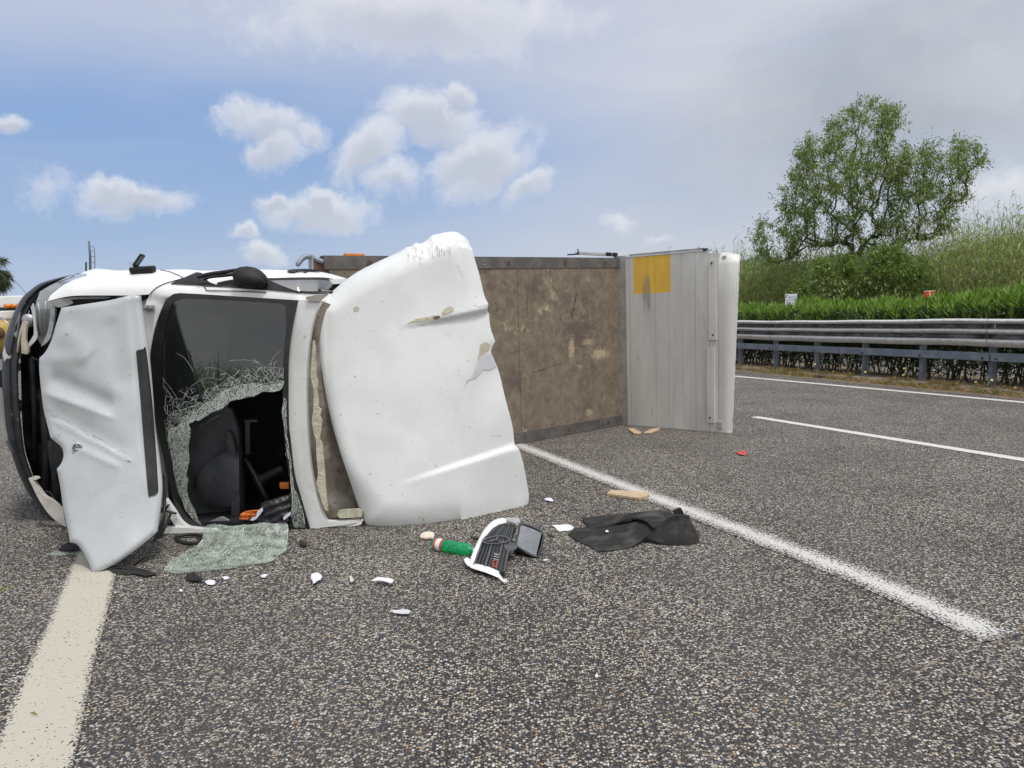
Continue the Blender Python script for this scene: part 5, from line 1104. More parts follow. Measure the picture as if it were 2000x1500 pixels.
# jacket and hi-vis cloth hanging from the cab
jk = thing('jacket', 'black quilted jacket hanging out of the bottom of the broken windscreen', 'jacket', G(540, 1040))
jf = chunks([(508, 985), (515, 982), (530, 978), (548, 972), (566, 968)], [(566, 968), (568, 990), (564, 1004), (562, 1018), (548, 1026), (536, 1030)], [(536, 1030), (532, 1038), (524, 1042), (517, 1036), (514, 1020), (516, 1008), (512, 996), (508, 985)], n=4)
def JF(x, y): return PY(x, y, 4.98 + .02 * noise.noise(Vector((x / 9, y / 9, 4))) + .012 * math.sin((y + x * .35) / 2.4) + .05 * ((x - 540) / 30) ** 2)
surf('jacket_body', jf, JF, .05, simple('black_nylon', (.02, .02, .024), (.03, .03, .036), .45, sc=9, bump=.2, bs=120), jk, step=3.5)
surf('white_lining', [(538, 1023), (544, 1024), (546, 1032), (543, 1040), (539, 1036), (535, 1030)], lambda x, y: PY(x, y, 4.95), .01, M_tissue, jk, step=3)
surf('white_lining', [(503, 998), (512, 991), (513, 998), (507, 1006), (500, 1014), (494, 1017), (488, 1016), (492, 1011), (500, 1009)], lambda x, y: PY(x, y, 5.0), .01, M_tissue, jk, step=3)
surf('white_lining', [(553, 1010), (560, 1004), (568, 1000), (567, 1006), (560, 1012), (554, 1016)], lambda x, y: PY(x, y, 4.95), .01, M_tissue, jk, step=3)
o = surf('orange_cloth', chunks([(467, 1012), (470, 1004), (480, 1000), (495, 998), (504, 998)], [(504, 998), (500, 1006), (490, 1011), (484, 1014), (467, 1013.5)]), lambda x, y: PY(x, y, 5.12 + .012 * math.sin(x / 1.8) + .01 * math.sin(y / 1.5)), .03, simple('orange_cloth', (.75, .20, .04), (.6, .14, .03), .7), None, step=3); tag(o, 'bright orange cloth lying inside the cab beside the black jacket', 'cloth')
# green bottle
bt = thing('green_bottle', 'green plastic water bottle with a red and white label, by the deflector', 'bottle', G(885, 1066))
Bb = G(846, 1062, .036); Be = G(925, 1075, .036); axb = (Be - Bb).normalized(); BL = (Be - Bb).length; r0 = .037
M_green = None
m, t, o = newm('green_pet'); gls = node(t, 'ShaderNodeBsdfPrincipled', {'Base Color': (.05, .50, .25, 1), 'Roughness': .15}); trn = node(t, 'ShaderNodeBsdfTransparent', {0: (.30, .92, .6, 1)}); mx = node(t, 'ShaderNodeMixShader', {0: .3}); t.links.new(trn.outputs[0], mx.inputs[1]); t.links.new(gls.outputs[0], mx.inputs[2]); t.links.new(mx.outputs[0], o.inputs[0]); M_green = m
pr = [(0, .0), (.0, .026), (.008, .033), (.02, r0)]
for k in range(14): h = .03 + k * .0115; pr += [(h, r0), (h + .0055, r0 - .0010)]
pr += [(BL - .06, r0), (BL - .03, .030), (BL - .012, .016), (BL - .004, .013), (BL + .008, .013)]
MB().lathe(pr, Bb, axb, 28).build('bottle_body', M_green, bt, True)
MB().lathe([(.028, r0 + .001), (.084, r0 + .001)], Bb, axb, 28).build('bottle_label', simple('label_white', (.72, .72, .74), (.66, .66, .7), .5), bt, True)
for h in (.026, .072): MB().lathe([(h, r0 + .0018), (h + .014, r0 + .0018)], Bb, axb, 28).build('label_band', simple('label_red', (.62, .07, .05), (.5, .06, .05), .5), bt, True)
MB().lathe([(BL + .004, .0), (BL + .004, .016), (BL + .024, .016), (BL + .026, .0)], Bb, axb, 14).build('bottle_cap', M_paper, bt, True)
o = surf('crumpled_paper', chunks([(820, 1046), (826, 1040), (836, 1038), (845, 1039), (849, 1042)], [(849, 1042), (846, 1050), (836, 1050), (826, 1050), (820, 1048)]), lambda x, y: G(x, y, .02 + .012 * noise.noise(Vector((x / 4, y / 4, 0)))), .01, simple('cream_tissue', (.62, .56, .48), (.5, .44, .36), .8), None, step=3, back=(0, 0, -1)); tag(o, 'crumpled cream tissue touching the base of the green bottle', 'tissue')
for i, (a, b) in enumerate((((862, 1069), (888, 1064)), ((920, 1048), (938, 1052)))):
    o = MB().tube([G(*a, .008), G((a[0] + b[0]) / 2, (a[1] + b[1]) / 2 + 1, .01), G(*b, .008)], [.008, .010, .006], 6).build('brown_twig', M_bark, None, True); tag(o, ['brown twig under the front of the green bottle', 'brown twig between the bottle and the broken grille'][i], 'twig')
# broken grille piece
gr_ = thing('broken_grille', 'broken black grille corner with white trim, emblem and 311CDI lettering', 'grille', G(950, 1115))
ga, gb_, gc = G(925, 1108, .02), G(985, 1128, .02), PY(985, 1018, 4.62)
GP = plane3(ga, gb_, gc); gn = (gb_ - ga).cross(gc - ga).normalized(); gn = gn if gn.y < 0 else -gn
def gsh(off, bow=.02):
    return lambda x, y: GP(x, y) + gn * off + gn * (-bow * ((x + (y - 1060) * .45 - 965) / 55) ** 2)
mshp = chunks([(983, 1022), (1000, 1026), (1008, 1032), (1003, 1045), (996, 1060)], [(996, 1060), (990, 1076), (987, 1090), (985, 1105), (984, 1118)], [(984, 1118), (970, 1117), (945, 1111), (924, 1104)], [(924, 1104), (930, 1080), (940, 1060), (955, 1040), (970, 1028), (983, 1022)], n=4)
surf('grille_mesh', mshp, gsh(0), .012, M_plastic, gr_, step=6)
bars = MB(); hl_ = MB()
def gl_pt(u, v):                                        # u along the bars (top right -> bottom left), v across
    x = 985 - 56 * v0(u) ; return x
for j in range(9):
    f_ = j / 8; pts = []
    for k in range(12):
        t = k / 11; xl = np.interp(t, [0, .35, 1], [978, 945, 926]); xr_ = np.interp(t, [0, .35, 1], [1004, 996, 984]); yy = np.interp(t, [0, 1], [1026, 1106]) + f_ * 10 * t
        pts.append(gsh(.008)(xl + (xr_ - xl) * f_, yy))
    (bars if j in (0, 3, 6, 8) else hl_).tube(pts, .0075 if j in (0, 3, 6, 8) else .0022, 6)
for k in range(34):
    t = k / 33; xl = np.interp(t, [0, .35, 1], [979, 946, 927]); xr_ = np.interp(t, [0, .35, 1], [1003, 995, 983]); y0 = np.interp(t, [0, 1], [1027, 1105])
    hl_.tube([gsh(.007)(xl, y0), gsh(.007)((xl + xr_) / 2, y0 + 5 * t), gsh(.007)(xr_, y0 + 10 * t)], .0016, 4)
bars.build('grille_bar', M_inter, gr_, True); kind(hl_.build('grille_lattice', M_inter3, gr_, True), 'stuff')
# emblem: oval ring with three spokes
ec = (970, 1061); er = [gsh(.022)(ec[0] + math.cos(t) * 25 - math.sin(t) * 1.5, ec[1] + math.sin(t) * 7.2 - math.cos(t) * 2.0) for t in np.linspace(0, 2 * math.pi, 36)]
eb = MB().tube(er, .0045, 6, False)
for t in (.9, 2.9, 4.9): eb.tube([gsh(.022)(*ec), gsh(.022)(ec[0] + math.cos(t) * 24, ec[1] + math.sin(t) * 7 - math.cos(t) * 2)], [.007, .004], 6)
eb.build('emblem', M_inter3, gr_, True)
surf('emblem_mount', chunks([(985, 1068), (1005, 1062), (1011, 1066), (1004, 1074), (990, 1076), (985, 1068)]), gsh(.012), .02, M_inter, gr_, step=4)
surf('white_trim', chunks([(993, 1021), (984, 1017), (975, 1018), (963, 1022), (948, 1035), (935, 1056), (925, 1078), (918, 1098), (916, 1107)], [(916, 1107), (921, 1112), (935, 1118), (960, 1125), (972, 1128)], [(972, 1128), (974, 1122), (973, 1118), (950, 1112), (926, 1106)], [(926, 1106), (930, 1090), (938, 1070), (950, 1050), (960, 1038), (968, 1032), (978, 1028), (990, 1024), (993, 1021)], n=4), gsh(.014, .03), .02, M_white, gr_, step=4)
surf('white_trim', [(972, 1119), (977, 1122), (982, 1131), (989, 1131), (991, 1134), (985, 1137), (979, 1133), (972, 1126)], lambda x, y: G(x, y, .02), .008, M_white, gr_, step=4, back=(0, 0, -1))
surf('white_trim', [(906, 1092), (912, 1088), (918, 1092), (917, 1104), (913, 1104), (908, 1098)], lambda x, y: G(x, y, .03), .006, M_white, gr_, step=4, back=(0, 0, -1))
surf('white_trim', [(990, 1020), (1004, 1019), (1014, 1018), (1018, 1025), (1012, 1029), (1000, 1027), (992, 1025)], gsh(.03), .006, M_alu, gr_, step=4)
zo = Vector((0, 0, 0))
gq = gsh(.020)
glyph('311', gq(966.5, 1085), gq(964, 1097), gq(975.5, 1086.5), 'grille_lettering', M_letter, gr_, zo)
glyph('CDI', gq(963.5, 1098), gq(962, 1111), gq(973, 1100), 'grille_lettering', M_red, gr_, zo)
# door mirror on the road
mr = thing('broken_mirror', 'black door mirror head lying on the road beside the broken grille', 'mirror', G(1040, 1090))
ma, mb_, mc = G(1047, 1089, .02), G(1009, 1066, .05), PY(1016, 1026, 4.55)
ma = PY(1047, 1086, G(1047, 1089, 0).y); mb_ = PY(1009, 1064, ma.y + .05); mc = PY(1016, 1026, ma.y + .16)
MPl = plane3(ma, mb_, mc); mn = (mb_ - ma).cross(mc - ma).normalized(); mn = mn if mn.y < 0 else -mn
mo = cr([(1016, 1022, 0), (1030, 1024, 0), (1052, 1033, 0), (1062, 1042, 0), (1060, 1060, 0), (1054, 1082, 0), (1048, 1090, 0), (1030, 1082, 0), (1009, 1068, 0), (1007, 1060, 0), (1012, 1038, 0)], 4, True)
cx_, cy_ = 1035, 1056
rows = []
for sc_, off in ((.86, -.004), (.90, .006), (.99, .008), (1.03, -.005), (1.04, -.03), (1.0, -.07), (.85, -.10), (.5, -.125), (.05, -.13)):
    rows.append([MPl(cx_ + (p.x - cx_) * sc_, cy_ + (p.y - cy_) * sc_) + mn * off for p in mo])
rows = [[p if p.z > .004 else Vector((p.x, p.y, .004)) for p in r] for r in rows]
MB().grid(rows, True).build('mirror_housing', simple('housing_black', (.014, .016, .022), (.02, .022, .03), .35, sc=9, speck=.2, spc=(.1, .1, .1)), mr, True)
mg = cr([(1016.5, 1026, 0), (1032, 1030, 0), (1055, 1040, 0), (1057, 1044, 0), (1048, 1081, 0), (1045, 1085, 0), (1012, 1067, 0), (1009.5, 1062, 0), (1014, 1032, 0)], 3, True)
surf('mirror_glass', [(p.x, p.y) for p in mg], lambda x, y: MPl(x, y) + mn * .001, .004, M_mirror, mr, step=6)
ds_ = MB(); random.seed(8)
for i in range(26):
    x = random.uniform(1016, 1052); y = random.uniform(1034, 1060); c = MPl(x, y) + mn * .003; ds_.add([c + Vector((-.001, 0, 0)), c + Vector((0, 0, -.002)), c + Vector((.001, 0, .0)), c + Vector((0, 0, .003))], [(0, 1, 2, 3)])
kind(ds_.build('dirt_specks', M_plastic, mr), 'stuff')
MB().tube([G(1068, 1044, .012), G(1078, 1047, .01), G(1083, 1048, .006)], .005, 5).build('broken_wire', M_cable, mr, True)
# folded rubber mat
mat_ = thing('rubber_mat', 'folded black rubber floor mat lying twisted on the road', 'mat', G(1240, 1060))
M_mat, t, o = newm('mat_rubber'); n1 = tex(t, 'N', 6, d=5); n2 = tex(t, 'N', 60, d=4)
cc = mixc(t, sm(t, n1, .45, .75), (.022, .022, .022), (.075, .072, .066)); cc = mixc(t, sm(t, n2, .6, .75, 0, .4), cc, (.12, .115, .1))
b = node(t, 'ShaderNodeBsdfPrincipled', {'Base Color': cc, 'Roughness': .85, 'Specular IOR Level': .2}); bn = node(t, 'ShaderNodeBump', {'Height': n2, 'Strength': .4, 'Distance': .004}); t.links.new(bn.outputs[0], b.inputs['Normal']); t.links.new(b.outputs[0], o.inputs[0])
lowm = chunks([(1110, 1042), (1124, 1031), (1145, 1030)], [(1145, 1030), (1180, 1029), (1212, 1022), (1248, 1012), (1262, 1018), (1275, 1028)], [(1275, 1028), (1265, 1045), (1250, 1056), (1230, 1068), (1200, 1074), (1168, 1076.5)], [(1168, 1076.5), (1150, 1066), (1128, 1056), (1110, 1044)], n=4)
def lift_(x, y): return .008 + .07 * sst(x, 1195, 1272) * sst(y, 1078, 1020) + .004 * noise.noise(Vector((x / 20, y / 12, 0)))
surf('mat_flap', lowm, lambda x, y: G(x, y, lift_(x, y)), .01, M_mat, mat_, step=6, back=(0, 0, -1))
upm = chunks([(1136.5, 1012.7), (1160, 1008), (1220, 1003), (1265, 998), (1300, 995.6), (1307, 996), (1315, 1004)], [(1315, 1004), (1345, 1006), (1346, 1014)], [(1346, 1014), (1325, 1010), (1308, 1012), (1290, 1022), (1278, 1030), (1272, 1027)], [(1272, 1027), (1262, 1018), (1245, 1012), (1225, 1014), (1190, 1026), (1160, 1032), (1154, 1033)], [(1154, 1033), (1136.5, 1015)], n=4)
surf('mat_flap', upm, lambda x, y: G(x, y, .085 * sst(x, 1180, 1262) + .012 - .0 * sst(x, 1300, 1345) + .003 * noise.noise(Vector((x / 15, y / 9, 7)))), .01, M_mat, mat_, step=6, back=(0, 0, -1))
lpm = chunks([(1276, 1030), (1290, 1022), (1308, 1011), (1325, 1007), (1344, 1008)], [(1344, 1008), (1352, 1022), (1362, 1040), (1366, 1050), (1364, 1060), (1352, 1064), (1335, 1067), (1310, 1065)], [(1310, 1065), (1285, 1058), (1262, 1050)], [(1262, 1050), (1268, 1040), (1276, 1030)], n=4)
surf('mat_flap', lpm, lambda x, y: PY(x, y, G(x, 1066, 0).y + .10 * sst(y, 1066, 1010) + .03 * ((x - 1315) / 45) ** 2), .01, M_mat, mat_, step=6)
o = surf('black_rag', chunks([(1316, 1000), (1320, 996), (1330, 993), (1334, 1000), (1335, 1006), (1318, 1005), (1316, 1000)]), lambda x, y: PY(x, y, G(1325, 1012).y + .02), .03, M_rubber, None, step=4); tag(o, 'small black rag tucked behind the top edge of the rubber mat', 'rag')
o = surf('tissue_scrap', [(1182, 1036), (1187, 1035), (1189, 1038), (1184, 1039)], lambda x, y: G(x, y, .022), .003, M_tissue, None, step=3, back=(0, 0, -1)); tag(o, 'tiny white scrap lying on top of the rubber mat', 'scrap')
# wooden pieces
def plank(name, label, pts, h, m=M_wood):
    q = [G(*p) for p in pts]; b = MB().prism([(v.x, v.y) for v in q], .002, h); o = b.build(name, m); tag(o, label, 'wood')
    bv = o.modifiers.new('b', 'BEVEL'); bv.width = .004; bv.segments = 2; return o
plank('wood_piece', 'pale wooden board lying across the worn white line, behind the mat', [(1185, 969), (1250, 978.5), (1270, 971), (1262, 967), (1193, 962)], .025)
plank('wood_piece', 'left of two pale splintered boards at the foot of the tail lift', [(1226, 840), (1236, 839), (1253, 847), (1246, 850), (1238, 849)], .02)
plank('wood_piece', 'right of two pale splintered boards at the foot of the tail lift', [(1257, 848), (1271, 840), (1290, 838), (1287, 842), (1271, 848)], .02)
o = surf('red_shard', [(1434, 881), (1446, 883), (1456, 878), (1457, 885), (1455, 889), (1444, 887)], lambda x, y: G(x, y, .012 + (.03 if y < 880 else 0)), .004, M_red, None, step=5, back=(0, 0, -1)); tag(o, 'red plastic shard lying alone on the asphalt right of the tail lift', 'plastic shard')
def scrap(name, label, cat, pts, m, zf=.012, am=.01, st=4):
    am = min(am, .009); q_ = []
    for i_, p_ in enumerate(pts):
        n_ = pts[(i_ + 1) % len(pts)]; q_ += [p_, ((p_[0] + n_[0]) / 2 + random.uniform(-1.1, 1.1), (p_[1] + n_[1]) / 2 + random.uniform(-.8, .8))]
    pts = q_; st = min(st, 3)
    o = surf(name, pts, lambda x, y: G(x, y, max(.004, zf + am * noise.noise(Vector((x / 2.6, y / 2.2, zf * 90))))), .003, m, None, step=st, back=(0, 0, -1)); tag(o, label, cat); return o
scrap('paper_scrap', 'large torn white paper between the mirror and the rubber mat', 'paper', [(1079, 1025.5), (1095, 1025), (1112, 1024.5), (1121, 1030), (1118, 1034), (1108, 1036), (1093, 1037.5), (1088, 1034), (1084, 1029)], M_paper, .008, .004)
scrap('paper_scrap', 'small crumpled white paper on the asphalt right of the wind deflector', 'paper', [(1063, 974), (1070, 972), (1077, 973), (1082, 978), (1074, 978.5), (1066, 977)], M_tissue)
scrap('tissue_scrap', 'lilac crumpled tissue on the asphalt, left of the small white chip', 'tissue', [(608, 1121), (614, 1119), (619, 1118), (626, 1121), (629.5, 1126), (627, 1131), (620, 1134), (615, 1138), (611, 1139), (609, 1132), (607, 1128)], M_tissue, .022, .022, 3)
scrap('plastic_chip', 'small cream chip between the lilac tissue and the curled white shard', 'plastic chip', [(682, 1126), (685, 1124), (688, 1128), (691, 1134), (687, 1137), (683, 1135)], M_foam, .015, .01, 3)
scrap('plastic_shard', 'curled white plastic shard in front of the green bottle', 'plastic shard', [(725, 1134), (733, 1129), (743, 1127), (760, 1129), (769, 1132), (767, 1137), (763, 1139), (756, 1136), (742, 1133), (732, 1134)], M_white, .03, .004, 4)
scrap('plastic_strip', 'clear plastic strip lying nearest the camera on the asphalt', 'plastic strip', [(762, 1193), (768, 1191), (780, 1191), (795, 1190), (802, 1193), (799, 1198), (785, 1198.5), (770, 1197)], simple('clear_film', (.55, .56, .58), (.4, .42, .45), .2), .012, .01, 3)
scrap('tissue_scrap', 'lilac tissue scrap at the edge of the torn glass sheet, beside the black shard', 'tissue', [(400, 1135), (408, 1132), (418, 1133), (421, 1138), (414, 1142), (405, 1141)], M_tissue, .012, .012, 3)
scrap('tissue_scrap', 'tiny pale scrap right of the lilac tissue near the glass sheet', 'tissue', [(434, 1127), (440, 1125), (448, 1127), (444, 1131), (437, 1131)], M_tissue, .01, .01, 3)
scrap('tissue_scrap', 'pale scrap just below the middle of the torn glass sheet', 'tissue', [(508, 1124), (516, 1121), (523, 1122), (518, 1127), (511, 1127)], M_tissue, .01, .01, 3)
scrap('tissue_scrap', 'tiny pale scrap nearest the camera, below the black shard', 'tissue', [(349, 1152), (354, 1150), (358, 1153), (353, 1156)], M_tissue, .01, .01, 3)
scrap('white_chip', 'tiny white chip alone on the asphalt in the right foreground', 'chip', [(1162, 1319), (1167, 1316), (1169, 1320), (1164, 1323)], M_white, .006, .004, 3)
scrap('white_chip', 'thin white chip just in front of the door mirror', 'chip', [(1059, 1094), (1066, 1091), (1073, 1092), (1066, 1095)], M_white, .006, .004, 3)
scrap('black_shard', 'jagged black plastic shard below the left end of the glass sheet', 'plastic shard', [(360, 1127), (366, 1121), (374, 1119), (378, 1115), (383, 1121), (398, 1131), (390, 1133), (372, 1133), (366, 1130)], M_rubber, .02, .02, 4)
scrap('black_shard', 'small black block on the road right of the glass sheet', 'plastic shard', [(584, 1056), (588, 1053), (592, 1057), (599, 1059), (598, 1065), (592, 1066), (585, 1062)], M_rubber, .02, .008, 3)
t_ = MB().tube(cr([G(342, 1050, .02), G(355, 1058, .015), G(372, 1061, .015), G(390, 1057, .02), G(398, 1050, .02), G(385, 1045, .02), G(360, 1045, .02), G(345, 1048, .02)], 5), .011, 7).build('rubber_hose', M_cable, None, True); tag(t_, 'black rubber hose loop on the road under the windscreen corner', 'hose')
cbn = thing('cable_bundle', 'tangle of black cables trailing on the asphalt from the hood tip', 'cables', G(250, 1115))
random.seed(4)
for i in range(6):
    y0 = 1108 + i * 1.7; MB().tube(cr([G(206 + i * 3, y0, .012), G(232, y0 - 1 + random.uniform(-2, 2), .02), G(262, y0 + 4 + random.uniform(-3, 3), .015), G(286, y0 + 8, .012), G(304 - i * 4, 1122 + i * .6, .01)], 5), .006, 6).build('cable', M_cable, cbn, True)
MB().tube(cr([G(262, 1104, .02), G(270, 1098, .05), G(285, 1085, .12)], 4), .007, 6).build('cable', M_cable, cbn, True)
M_grs = simple('cut_grass', (.22, .34, .06), (.16, .26, .04), .6)
for i, (a, b, w) in enumerate((((0, 1157), (26, 1143), .006), ((20, 1150), (28, 1146), .005), ((58, 1391), (75, 1397), .003))):
    p, q = G(*a, .008), G(*b, .012); n = (q - p).cross(Vector((0, 0, 1))).normalized() * w
    o = mesh('grass_blade', [p - n * .3, p + n * .3, (p + q) / 2 + n + Vector((0, 0, .006)), q, (p + q) / 2 - n + Vector((0, 0, .006))], [(0, 1, 2, 3, 4)], M_grs, None, False); tag(o, ['long green grass blade on the asphalt at the left edge', 'short green grass scrap beside the long blade at the left edge', 'tiny green grass sprig on the wide cream line'][i], 'grass blade')
o = MB().tube(cr([hitv(1560, 733, RL(0, -.3)[:2], RL(9, -.3)[:2]), hitv(1580, 737, RL(0, -.3)[:2], RL(9, -.3)[:2]), hitv(1597, 738, RL(0, -.3)[:2], RL(9, -.3)[:2]), hitv(1612, 734, RL(0, -.3)[:2], RL(9, -.3)[:2])], 4), [.012] * 6 + [.03] * 4 + [.012] * 3, 6).build('rubber_strip', M_rubber, None, True); tag(o, 'black rubber strip lying along the kerb below the barrier', 'rubber strip')

# ================================================================== BEYOND THE MEDIAN
# reed bank: canes with long drooping leaves
def reeds(name, label, pts, n, hfn, depth, mats=(None,), spread=3.0, leafn=11, big=1.0):
    root = thing(name, label, 'reeds', (pts[0][0], pts[0][1], 0))
    C = []; Dd = []; Ln = []; Wd = []; st = MB(); SV = []; SF = []
    for i in range(n):
        t = rng.random(); a = Vector(pts[0]).lerp(Vector(pts[1]), t); off = rng.random() ** 1.3 * depth
        dr = (Vector(pts[1]) - Vector(pts[0])).normalized(); nn = Vector((dr.y, -dr.x))
        if nn.dot(a) < 0: nn = -nn
        p = a + nn * off; H = hfn(t) * (.62 + .3 * min(1, off / (depth * .6)) + .13 * rng.normal())
        H = max(.7, H); lx, ly = rng.normal() * .17 * H, rng.normal() * .17 * H
        b0 = len(SV); w = .011 * big
        for (k, f) in ((0, 0), (1, .5), (2, 1)):
            q = np.array([p.x + lx * f * f, p.y + ly * f * f, H * f]); SV += [q + (-w * (1 - .6 * f), 0, 0), q + (w * (1 - .6 * f), 0, 0)]
        SF += [(b0, b0 + 1, b0 + 3, b0 + 2), (b0 + 2, b0 + 3, b0 + 5, b0 + 4)]
        for k in range(leafn):
            f = (k + rng.random()) / leafn; f = .12 + .9 * f
            C.append([p.x + lx * f * f, p.y + ly * f * f, H * f]); ph = rng.random() * 6.28
            Dd.append([math.cos(ph), math.sin(ph), 1.15 + .8 * f]); Ln.append(rng.uniform(.28, .55) * big); Wd.append(rng.uniform(.022, .045) * big)
    V, Fc = leaves(np.array(C), np.array(Dd), np.array(Ln), np.array(Wd), .45)
    kind(mesh('cane_foliage', V, Fc, M_reed, root), 'stuff')
    kind(mesh('canes', np.array(SV), np.array(SF), M_cane, root, False), 'stuff')
    return root
ra = PY(1380, 600, 32).to_2d(); rb = PY(2060, 600, 23).to_2d(); rb = rb + (rb - ra) * .12; ra = ra - (rb - ra) * .2
def hf(t):
    s = (t * 1.44 - .24)
    return np.interp(s, [-.3, 0, .12, .3, .5, .62, .7, .82, 1.0, 1.2], [3.7, 3.7, 3.8, 3.6, 3.3, 3.4, 3.8, 4.2, 4.3, 4.3])
reeds('cane_bank', 'tall bank of green giant cane beyond the far carriageway', ((ra.x, ra.y), (rb.x, rb.y)), 6200, hf, 4.5)
# earth bank that carries it
eb_ = MB(); dr = (rb - ra).normalized(); nn = Vector((dr.y, -dr.x)); nn = nn if nn.dot(ra) > 0 else -nn
rows = []
for off, z in ((-1.2, -.05), (.6, .35), (3, 1.0), (7, 1.1), (14, .2)):
    rows.append([Vector((*(ra + dr * s + nn * off), z + .25 * noise.noise(Vector((s * .3, off, 0))) * (z > 0))) for s in np.linspace(-12, (rb - ra).length + 25, 40)])
o = eb_.grid(rows).build('earth_bank', simple('bank_grass', (.05, .07, .02), (.09, .09, .035), .95, sc=2, bump=.5, bs=10), None, True); kind(o, 'structure')
# the low growth at its foot
n = 9000; tt = rng.random(n); off = rng.uniform(-1.6, 2.5, n)
C = np.array([[*(ra + (rb - ra) * (a * 1.2 - .1) + nn * b), .1 + .35 * max(0, b) * .4] for a, b in zip(tt, off)]); Dd = rng.normal(size=(n, 3)) * .5; Dd[:, 2] = 1
V, Fc = leaves(C, Dd, rng.uniform(.3, .9, n), rng.uniform(.03, .07, n), .35)
o = mesh('undergrowth', V, Fc, M_reed); tag(o, 'rough grass and weeds at the foot of the cane bank', 'undergrowth'); kind(o, 'stuff')

# trees: a skeleton grown to leaf clusters spread through the crown
def crown_tree(name, label, poly, depth, thick, trunk, n_cl, leaf_per, seed, tr_r, group=None):
    rr = np.random.default_rng(seed); root = thing(name, label, 'tree', PY(trunk[0][0], 600, depth).to_2d().to_3d(), group)
    xs = [p[0] for p in poly]; ys = [p[1] for p in poly]; pts = []; tries = 0
    cxm, cym = (min(xs) + max(xs)) / 2, (min(ys) + max(ys)) / 2
    while len(pts) < n_cl and tries < 60000:
        tries += 1; x = rr.uniform(min(xs), max(xs)); y = rr.uniform(min(ys), max(ys))
        if not inside(np.array([x]), np.array([y]), poly)[0]: continue
        if noise.noise(Vector((x / 30, y / 20, seed))) + .5 * noise.noise(Vector((x / 11, y / 8, seed + 3))) < -.08: continue
        e = min(1, edist(np.array([x]), np.array([y]), poly)[0] / 70); dy = rr.uniform(-1, 1) * thick * (.25 + .75 * e)
        p = np.array(PY(x, y, depth + dy))
        if all(np.linalg.norm(p - q) > .17 for q in pts[-400:]): pts.append(p)
    nodes = []; par = []; 
    tp = [np.array(PY(a, b, depth)) for a, b in trunk]; tp[0][2] = min(tp[0][2], 0)
    for k in range(len(tp) - 1):
        for f in np.linspace(0, 1, 7)[(0 if k == 0 else 1):]: nodes.append(tp[k] * (1 - f) + tp[k + 1] * f); par.append(len(nodes) - 2)
    ntr = len(nodes); base = nodes[int(ntr * .3)]
    order = sorted(range(len(pts)), key=lambda i: np.linalg.norm((pts[i] - base) * (1, 1, .8)))
    for i in order:
        p = pts[i]; N = np.array(nodes); d = np.linalg.norm(N - p, axis=1); hd = np.linalg.norm(N[:, :2] - p[:2], axis=1); d = d + np.maximum(0, N[:, 2] - (p[2] - .75 * hd)) * 1.1; d[:int(ntr * .2)] += 3
        j = int(np.argmin(d)); L = np.linalg.norm(N[j] - p); k = max(1, int(L / .35)); prev = j; a = N[j]
        for q in range(1, k + 1):
            f = q / k; m_ = a * (1 - f) + p * f; m_ = m_ + rr.normal(size=3) * .05 * (q < k) - np.array([0, 0, .12 * L * f * (1 - f)])
            nodes.append(m_); par.append(prev); prev = len(nodes) - 1
    nn_ = len(nodes); w = np.ones(nn_)
    for i in range(nn_ - 1, 0, -1):
        if par[i] >= 0: w[par[i]] += w[i]
    rad = np.minimum(tr_r, .0065 * w ** .42)
    tb = MB()
    for i in range(1, nn_):
        j = par[i]
        if j < 0: continue
        a, b = Vector(nodes[j]), Vector(nodes[i])
        if (a - b).length < 1e-3: continue
        tb.tube([a, b], [rad[i] * 1.05 if i > ntr else rad[j], rad[i]], 6 if rad[i] > .03 else 4, False)
    trunk_o = tb.build('trunk', M_bark, root, True)
    C = []; Dd = []
    for p in pts:
        out_ = p - np.array([base[0], base[1], base[2]]); out_ /= np.linalg.norm(out_) + 1e-6
        for s_ in range(4):
            sd2 = out_ * .5 + rr.normal(size=3) * .8; sd2[2] += .3; sd2 /= np.linalg.norm(sd2); Ls = rr.uniform(.2, .5) + (.35 * rr.random() if rr.random() < .25 else 0)
            for k in range(leaf_per // 4):
                f = rr.random(); C.append(p + sd2 * Ls * f + rr.normal(size=3) * .03); v = rr.normal(size=3) * .8 + sd2 * .5; v[2] -= .2; Dd.append(v)
    V, Fc = leaves(np.array(C), np.array(Dd), rr.uniform(.08, .15, len(C)), rr.uniform(.026, .046, len(C)), .3)
    kind(mesh('crown', V, Fc, M_acacia, root), 'stuff')
    C = []; Dd = []
    for p in pts:
        if noise.noise(Vector(p) * .9) < -.02: continue
        for k in range(7): C.append(p + rr.normal(size=3) * .16); v = rr.normal(size=3) * .5; v[2] -= .8; Dd.append(v)
    V, Fc = leaves(np.array(C), np.array(Dd), rr.uniform(.08, .14, len(C)), rr.uniform(.035, .055, len(C)), .2)
    kind(mesh('blossom', V, Fc, M_bloss, root), 'stuff'); return root
M_bloss = leafm('acacia_blossom', [(.40, .36, .22), (.55, .52, .38), (.45, .45, .28)], .3)
TA = [(1473, 479), (1469, 440), (1488, 431), (1505, 440), (1527, 425), (1527, 380), (1530, 356), (1554, 326), (1552, 290), (1578, 275), (1608, 254), (1623, 242), (1644, 215), (1668, 200), (1695, 195), (1722, 206), (1746, 209), (1758, 233), (1762, 275), (1775, 300), (1770, 340), (1750, 370), (1740, 400), (1735, 440), (1725, 480), (1700, 500), (1650, 495), (1590, 488), (1545, 505), (1505, 518)]
